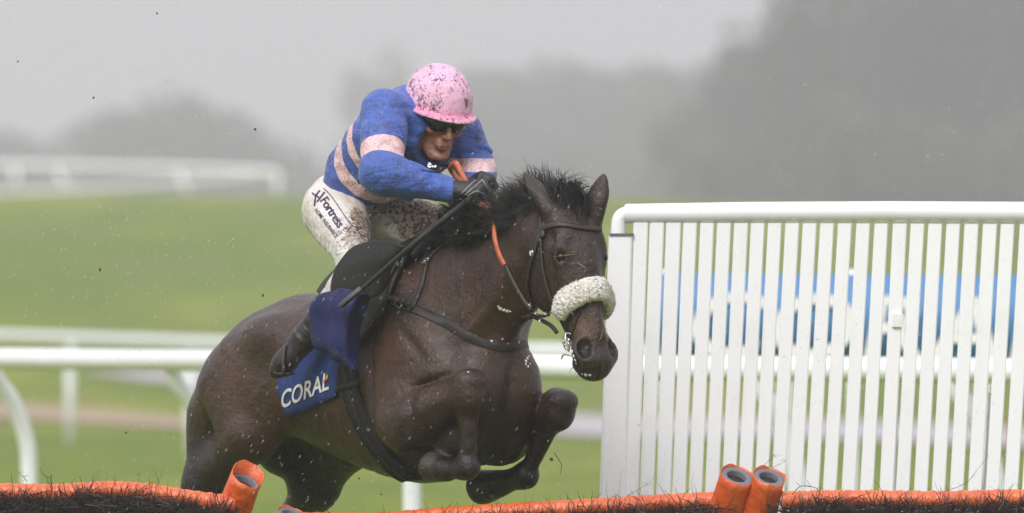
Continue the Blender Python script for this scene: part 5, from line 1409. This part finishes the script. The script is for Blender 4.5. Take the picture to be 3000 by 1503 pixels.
def twigs(b, x0, x1, zf, y, n, up, L=(.05, .16), w=(.0010, .0026), bent=.35):
    for _ in range(n):
        x = rt.uniform(x0, x1); p = Vector((x, y + rt.gauss(0, .035), zf(x) + rt.gauss(0, .02))); d = Vector((rt.gauss(0, 1.0), rt.gauss(-.25, .4), rt.gauss(up, .4))).normalized(); l = rt.uniform(*L); q = [p]; k = 4
        for i in range(k): d = (d + Vector((rt.gauss(0, bent), rt.gauss(0, bent), rt.gauss(0, bent)))).normalized(); q.append(q[-1] + d * l / k)
        ww = rt.uniform(*w) * (2.0 if rt.random() < .06 else 1); b.tube(q, [ww * (1 - .8 * i / k) for i in range(k + 1)], 3, cap=False)
        if rt.random() < .5:
            m_ = q[2]; e = (d + Vector((rt.gauss(0, .7), rt.gauss(0, .3), rt.gauss(.2, .6)))).normalized(); b.tube([m_, m_ + e * l * .25, m_ + e * l * .4 + Vector((0, 0, .01))], [ww * .6, ww * .45, ww * .15], 3, cap=False)
def post_tube(o, base, u, v, y, lean, r, ri, lift, under):
    """padded upright: orange cover, grey foam ring, dark disc for the shade of the hollow; (u, v) is the centre of the open end"""
    c = pxr(u, v, y) - base; ax = Vector((lean[0], lean[1], 1)).normalized(); n = 26
    a = Vector((1, 0, 0)); a = (a - ax * a.dot(ax)).normalized(); q = ax.cross(a); b = MB(); V_ = []; L = .95
    cut = lambda t_: lift * (math.sin(t_) * .5 + .5) + .004 * math.sin(3 * t_ + 1) + .002 * math.sin(7 * t_)
    rows = [(-L, 1.12), (-.22, 1.10), (-.10, 1.04), (-.03, 1.0), (0, 1.0)]
    for (h, k) in rows:
        for i in range(n): t_ = 2 * math.pi * i / n; V_.append(c + ax * (h + (cut(t_) if h == 0 else cut(t_) * max(0, 1 + h * 6) * .5)) + (a * math.cos(t_) + q * math.sin(t_)) * r * k * (1 + .02 * math.sin(5 * t_ + h * 30)))
    F_ = [(j * n + i, j * n + (i + 1) % n, (j + 1) * n + (i + 1) % n, (j + 1) * n + i) for j in range(len(rows) - 1) for i in range(n)]
    # inner face of the cover
    m0 = len(V_)
    for (h, k) in ((0, .965), (-.06, .955)):
        for i in range(n): t_ = 2 * math.pi * i / n; V_.append(c + ax * (h + (cut(t_) if h == 0 else -.01)) + (a * math.cos(t_) + q * math.sin(t_)) * r * k)
    for i in range(n): F_ += [((len(rows) - 1) * n + i, (len(rows) - 1) * n + (i + 1) % n, m0 + (i + 1) % n, m0 + i), (m0 + i, m0 + (i + 1) % n, m0 + n + (i + 1) % n, m0 + n + i)]
    b.add(V_, F_); co = b.build('padded_upright', M['orange'], o)
    b = MB(); V_ = []
    rings = [(under, .955), (under + .002, .93), (under + .002, ri + .03), (under - .004, ri), (under - .09, ri * .95)]
    for (h, k) in rings:
        for i in range(n): t_ = 2 * math.pi * i / n; V_.append(c + ax * h + (a * math.cos(t_) + q * math.sin(t_)) * r * k)
    F_ = [(j * n + i, j * n + (i + 1) % n, (j + 1) * n + (i + 1) % n, (j + 1) * n + i) for j in range(len(rings) - 1) for i in range(n)]
    b.add(V_, F_); b.build('foam_ring', M['foam_grey'], co)
    b = MB(); b.add([c + ax * (under - .02) + (a * math.cos(6.283 * i / n) + q * math.sin(6.283 * i / n)) * r * ri * 1.02 for i in range(n)], [tuple(range(n))]); b.build('shade_disc', M['hollow_shade'], co)  # near-black disc across the tube, painting the shade inside the hollow
    return co
def hurdle(label, rail, y, rad, tubes, x_ext, seed, dense):
    rt.seed(seed)
    P = [pxr(u, v, y) for u, v in rail]; mid = P[len(P) // 2]; o = empty('hurdle', (mid.x, y, 0), label=label, cat='hurdle', group='hurdle panels in a row'); base = Vector(o.location)
    Q = [p - base for p in cpath(P, 14)]; b = MB(); rr_ = [rad * (1 + .05 * math.sin(i * 1.9) + .05 * mnoise.noise(Vector((i * .8, seed, 0)))) for i in range(len(Q))]
    b.tube(Q, rr_, 20); b.build('padded_rail', M['orange'], o)
    xs_ = [p.x for p in Q]; zs_ = [p.z for p in Q]
    zf = lambda x: float(np.interp(x, xs_, zs_))
    lo, hi = min(xs_), max(xs_)
    # brush of birch cut to the panel, packed down to the ground, with the frame behind
    b = MB(); 
    for k in range(2): b.tube([Vector((lo, .03, .22 + .34 * k)), Vector((hi, .03, .22 + .34 * k))], .022, 8)
    b.build('frame_rail', M['birch_grey'], o)
    b = MB(); nb = 46; V_ = []
    for i in range(nb + 1):
        x = lo + (hi - lo) * i / nb; z = zf(x) - rad * (1.0 + .6 * mnoise.noise(Vector((x * 9, seed, 0))))
        for (yy, zz) in ((-.085, z - .02), (.10, z - .02), (.10, .02), (-.085, .02)): V_.append((x, yy + .02 * mnoise.noise(Vector((x * 20, yy * 9, zz))), zz))
    F_ = [(i * 4 + k, (i + 1) * 4 + k, (i + 1) * 4 + (k + 1) % 4, i * 4 + (k + 1) % 4) for i in range(nb) for k in range(4)] + [(3, 2, 1, 0), tuple(nb * 4 + k for k in range(4))]
    b.add(V_, F_); b.build('brush_core', M['birch'], o)
    b = MB(); twigs(b, lo, hi, lambda x: zf(x) - rad * 2.1, -.09, int(dense * 4200), -.05, (.04, .13), (.0014, .0032))
    n_up = int(dense * 280)
    for _ in range(n_up):      # clumps that climb over the orange cover
        x = rt.uniform(lo, hi)
        if mnoise.noise(Vector((x * 5.5, seed * 3.1, 0))) < .06: continue
        p0 = Vector((x, -.075 - rt.random() * .02, zf(x) - rad * rt.uniform(.3, 1.5))); d = Vector((rt.gauss(.2, .9), -.15, rt.gauss(.25, .4))).normalized(); q = [p0]; l = rt.uniform(.05, .13)
        for i in range(4): d = (d + Vector((rt.gauss(0, .3), rt.gauss(.05, .15), rt.gauss(0, .3)))).normalized(); q.append(q[-1] + d * l / 4)
        if q[-1].z > zf(q[-1].x) + rad * .9 and rt.random() < .88: continue
        w = rt.uniform(.0012, .0026); b.tube(q, [w, w * .9, w * .7, w * .5, w * .2], 3, cap=False)
    b.build('birch_brush', M['birch'], o, kind='stuff')
    b = MB(); twigs(b, lo, hi, lambda x: zf(x) - rad * .2, -.06, int(dense * 12), .9, (.04, .10), (.0008, .0016), .45); twigs(b, lo, hi, lambda x: zf(x) - rad * 1.4, -.13, int(dense * 60), .2, (.06, .16), (.0009, .002), .3)
    b.build('dry_twigs', M['birch_grey'], o, kind='stuff')
    for t_ in tubes: post_tube(o, base, *t_)
    return o
YH = -.55
hurdle('left hurdle panel, orange padded rail ending in a leaning open tube', [(-320, 1452), (-100, 1446), (0, 1443), (150, 1446), (260, 1440), (330, 1437), (430, 1444), (560, 1464), (690, 1480)], YH, .034, [(722, 1402, YH, (.42, -.50), .058, .68, .040, -.016)], 0, 1, 1.3)
hurdle('middle hurdle panel, orange padded rail between the two pairs of tubes', [(845, 1530), (960, 1528), (1120, 1528), (1300, 1514), (1500, 1501), (1700, 1490), (1900, 1478), (2100, 1468)], YH + .10, .034, [(856, 1506, YH + .05, (.32, -.45), .054, .64, .004, -.004), (2160, 1393, YH + .02, (.30, -.62), .060, .60, .006, -.005)], 0, 2, 1.3)
hurdle('right hurdle panel, orange padded rail starting at a leaning open tube', [(2290, 1468), (2420, 1464), (2560, 1464), (2750, 1466), (2950, 1462), (3150, 1460), (3350, 1462)], YH + .02, .034, [(2254, 1396, YH, (.26, -.62), .058, .60, .006, -.005)], 0, 3, 1.3)
# bent branches that stick out above the panels
def sprig(name, label, pts, w=.0013, group='birch sprigs sticking out of the hurdle'):
    P = [pxr(u, v, YH - .03) for u, v in pts]; o = empty(name, tuple(P[0]), label=label, cat='twig', group=group); b = MB(); Q = [p - P[0] for p in cpath(P, 4)]
    b.tube(Q, [w * (1 - .7 * i / len(Q)) for i in range(len(Q))], 4)
    r_ = random.Random(int(pts[0][0]))
    for _ in range(4):
        a = Q[r_.randrange(2, len(Q))]; e = Vector((r_.gauss(0, 1), r_.gauss(0, .4), r_.gauss(.5, .5))).normalized() * r_.uniform(.01, .035); b.tube([a, a + e], [w * .5, w * .2], 3)
    b.build('stem', M['birch_grey'], o)
sprig('twig', 'arched black sprig over the right hurdle beside the tubes', [(2320, 1450), (2345, 1425), (2375, 1425), (2395, 1432)], .0024)
sprig('twig', 'long bare sprig rising on the right of the picture', [(2770, 1440), (2830, 1415), (2860, 1380), (2895, 1335)], .0016)
sprig('twig', 'short forked sprig behind the pair of tubes', [(2236, 1366), (2250, 1352), (2262, 1345), (2275, 1330)])
sprig('twig', 'second forked sprig right of the pair of tubes', [(2262, 1370), (2280, 1362), (2300, 1352)])
sprig('twig', 'thin sprig on the rail left of the tubes', [(1835, 1455), (1860, 1440), (1885, 1425), (1900, 1415)])
sprig('twig', 'dark curved sprig at the left end of the hurdle', [(78, 1410), (70, 1398), (60, 1390), (52, 1384)], .0018)
sprig('twig', 'faint sprig in front of the curved rail leg', [(150, 1405), (135, 1395), (120, 1380), (112, 1370)], .0018)
sprig('twig', 'upright sprig left of the tall horse leg', [(402, 1425), (405, 1405), (408, 1390)])

# ------------------------------------------------------------------ kicked up mud and birch fragments in the air
M['mud_clod'] = simple('mud_clod', (.030, .022, .014), .8, bump=.5)
rd = random.Random(9)
ML = ['tiny mud clod in the grey air at the far left', 'tiny mud clod above the far left rail', 'tiny mud clod in the haze left of the rider back', 'dark mud clod over the left part of the green field', 'tiny mud clod under the belly beside the white rail leg', 'tiny mud clod above the croup of the horse', 'small mud clod just under the girth', 'small mud clod behind the lower belly', 'tiny mud clod right above the left hurdle', 'tiny mud clod between the hind leg and the low tube', 'tiny mud clod left of the horse thigh', 'larger mud clod beside the folded left foreleg', 'tiny mud clod below the horse chin', 'tiny mud clod at the top left of the picture']
spots = [(52, 180, .5, 4), (274, 286, .6, 4), (748, 378, .8, 5), (292, 790, .2, 6), (1116, 1448, -.3, 4), (770, 865, .4, 5), (1130, 1390, -.4, 6), (1052, 1402, -.3, 4), (412, 1500, 0, 4), (975, 1420, .2, 3), (370, 1268, .5, 4), (1615, 1345, -.7, 7), (1738, 1110, -.6, 3), (460, 38, .7, 4)]
for i, (u, v, y, r) in enumerate(spots):
    p = pxr(u, v, y); b = MB(); V_ = []
    for k in range(12):
        z = 1 - 2 * (k + .5) / 12; a = k * 2.4; q = math.sqrt(1 - z * z); V_.append(Vector((q * math.cos(a), q * math.sin(a), z)) * (r / 815) * rd.uniform(.5, 1.2))
    bm = bmesh.new(); [bm.verts.new(x) for x in V_]; bmesh.ops.convex_hull(bm, input=bm.verts); me = bpy.data.meshes.new('mud_clod'); bm.to_mesh(me); bm.free()
    o = obj('mud_clod', me, M['mud_clod'], label=ML[i], cat='mud', group='flying mud clods'); o.location = p
tw = empty('flying_twig', tuple(pxr(1645, 1355, -.7)), label='bent dark birch fragment flying beside the left knee of the horse', cat='twig'); B0 = Vector(tw.location)
b = MB(); b.tube([pxr(*q, -.7) - B0 for q in ((1624, 1326), (1634, 1342), (1646, 1362), (1644, 1376), (1641, 1390))], [.002, .0018, .0016, .0014, .0008], 4); b.build('stem', M['birch'], tw)

# ------------------------------------------------------------------ rain and haze
def rain_mat():
    t = NT('rain_drop'); t.set(col=(.85, .87, .88), rough=.15, spec=.6); t.b.inputs['Alpha'].default_value = .55; return t.m
M['rain'] = rain_mat()
rd = random.Random(31); V_ = []; F_ = []
for i in range(4600):
    y = rd.uniform(-3.5, 7) if i % 3 else rd.gauss(-.4, 1.2); d = y + CAM_D; u = rd.uniform(-300, 3300); v = rd.uniform(-200, 1650); p = pxr(u, v, y)
    if p.z < .05: continue
    L = rd.uniform(.006, .019); w = rd.uniform(.0004, .0010); dr = Vector((.55 + rd.gauss(0, .05), rd.gauss(0, .1), 1)).normalized(); a = dr.cross(Vector((0, 1, 0))).normalized() * w; c = dr.cross(a).normalized() * w; k = len(V_)
    V_ += [tuple(p + dr * L / 2), tuple(p + a), tuple(p + c), tuple(p - a), tuple(p - c), tuple(p - dr * L / 2)]
    F_ += [(k, k + 1, k + 2), (k, k + 2, k + 3), (k, k + 3, k + 4), (k, k + 4, k + 1), (k + 5, k + 2, k + 1), (k + 5, k + 3, k + 2), (k + 5, k + 4, k + 3), (k + 5, k + 1, k + 4)]
obj('rain', mesh_from('rain', V_, np.array(F_)), M['rain'], kind='stuff', label='driving rain falling slantwise across the whole scene')
hz = bpy.data.materials.new('rain_haze'); hz.use_nodes = True; t = hz.node_tree; t.nodes.clear()
ho = t.nodes.new('ShaderNodeOutputMaterial'); pv = t.nodes.new('ShaderNodeVolumePrincipled'); pv.inputs['Color'].default_value = (.945, .93, 1.0, 1); pv.inputs['Density'].default_value = .00095; pv.inputs['Anisotropy'].default_value = .2
t.links.new(pv.outputs[0], ho.inputs['Volume'])
b = MB(); b.box((0, 720, 29), (1000, 1600, 63)); ob = b.build('haze', hz, smooth=False, kind='stuff')
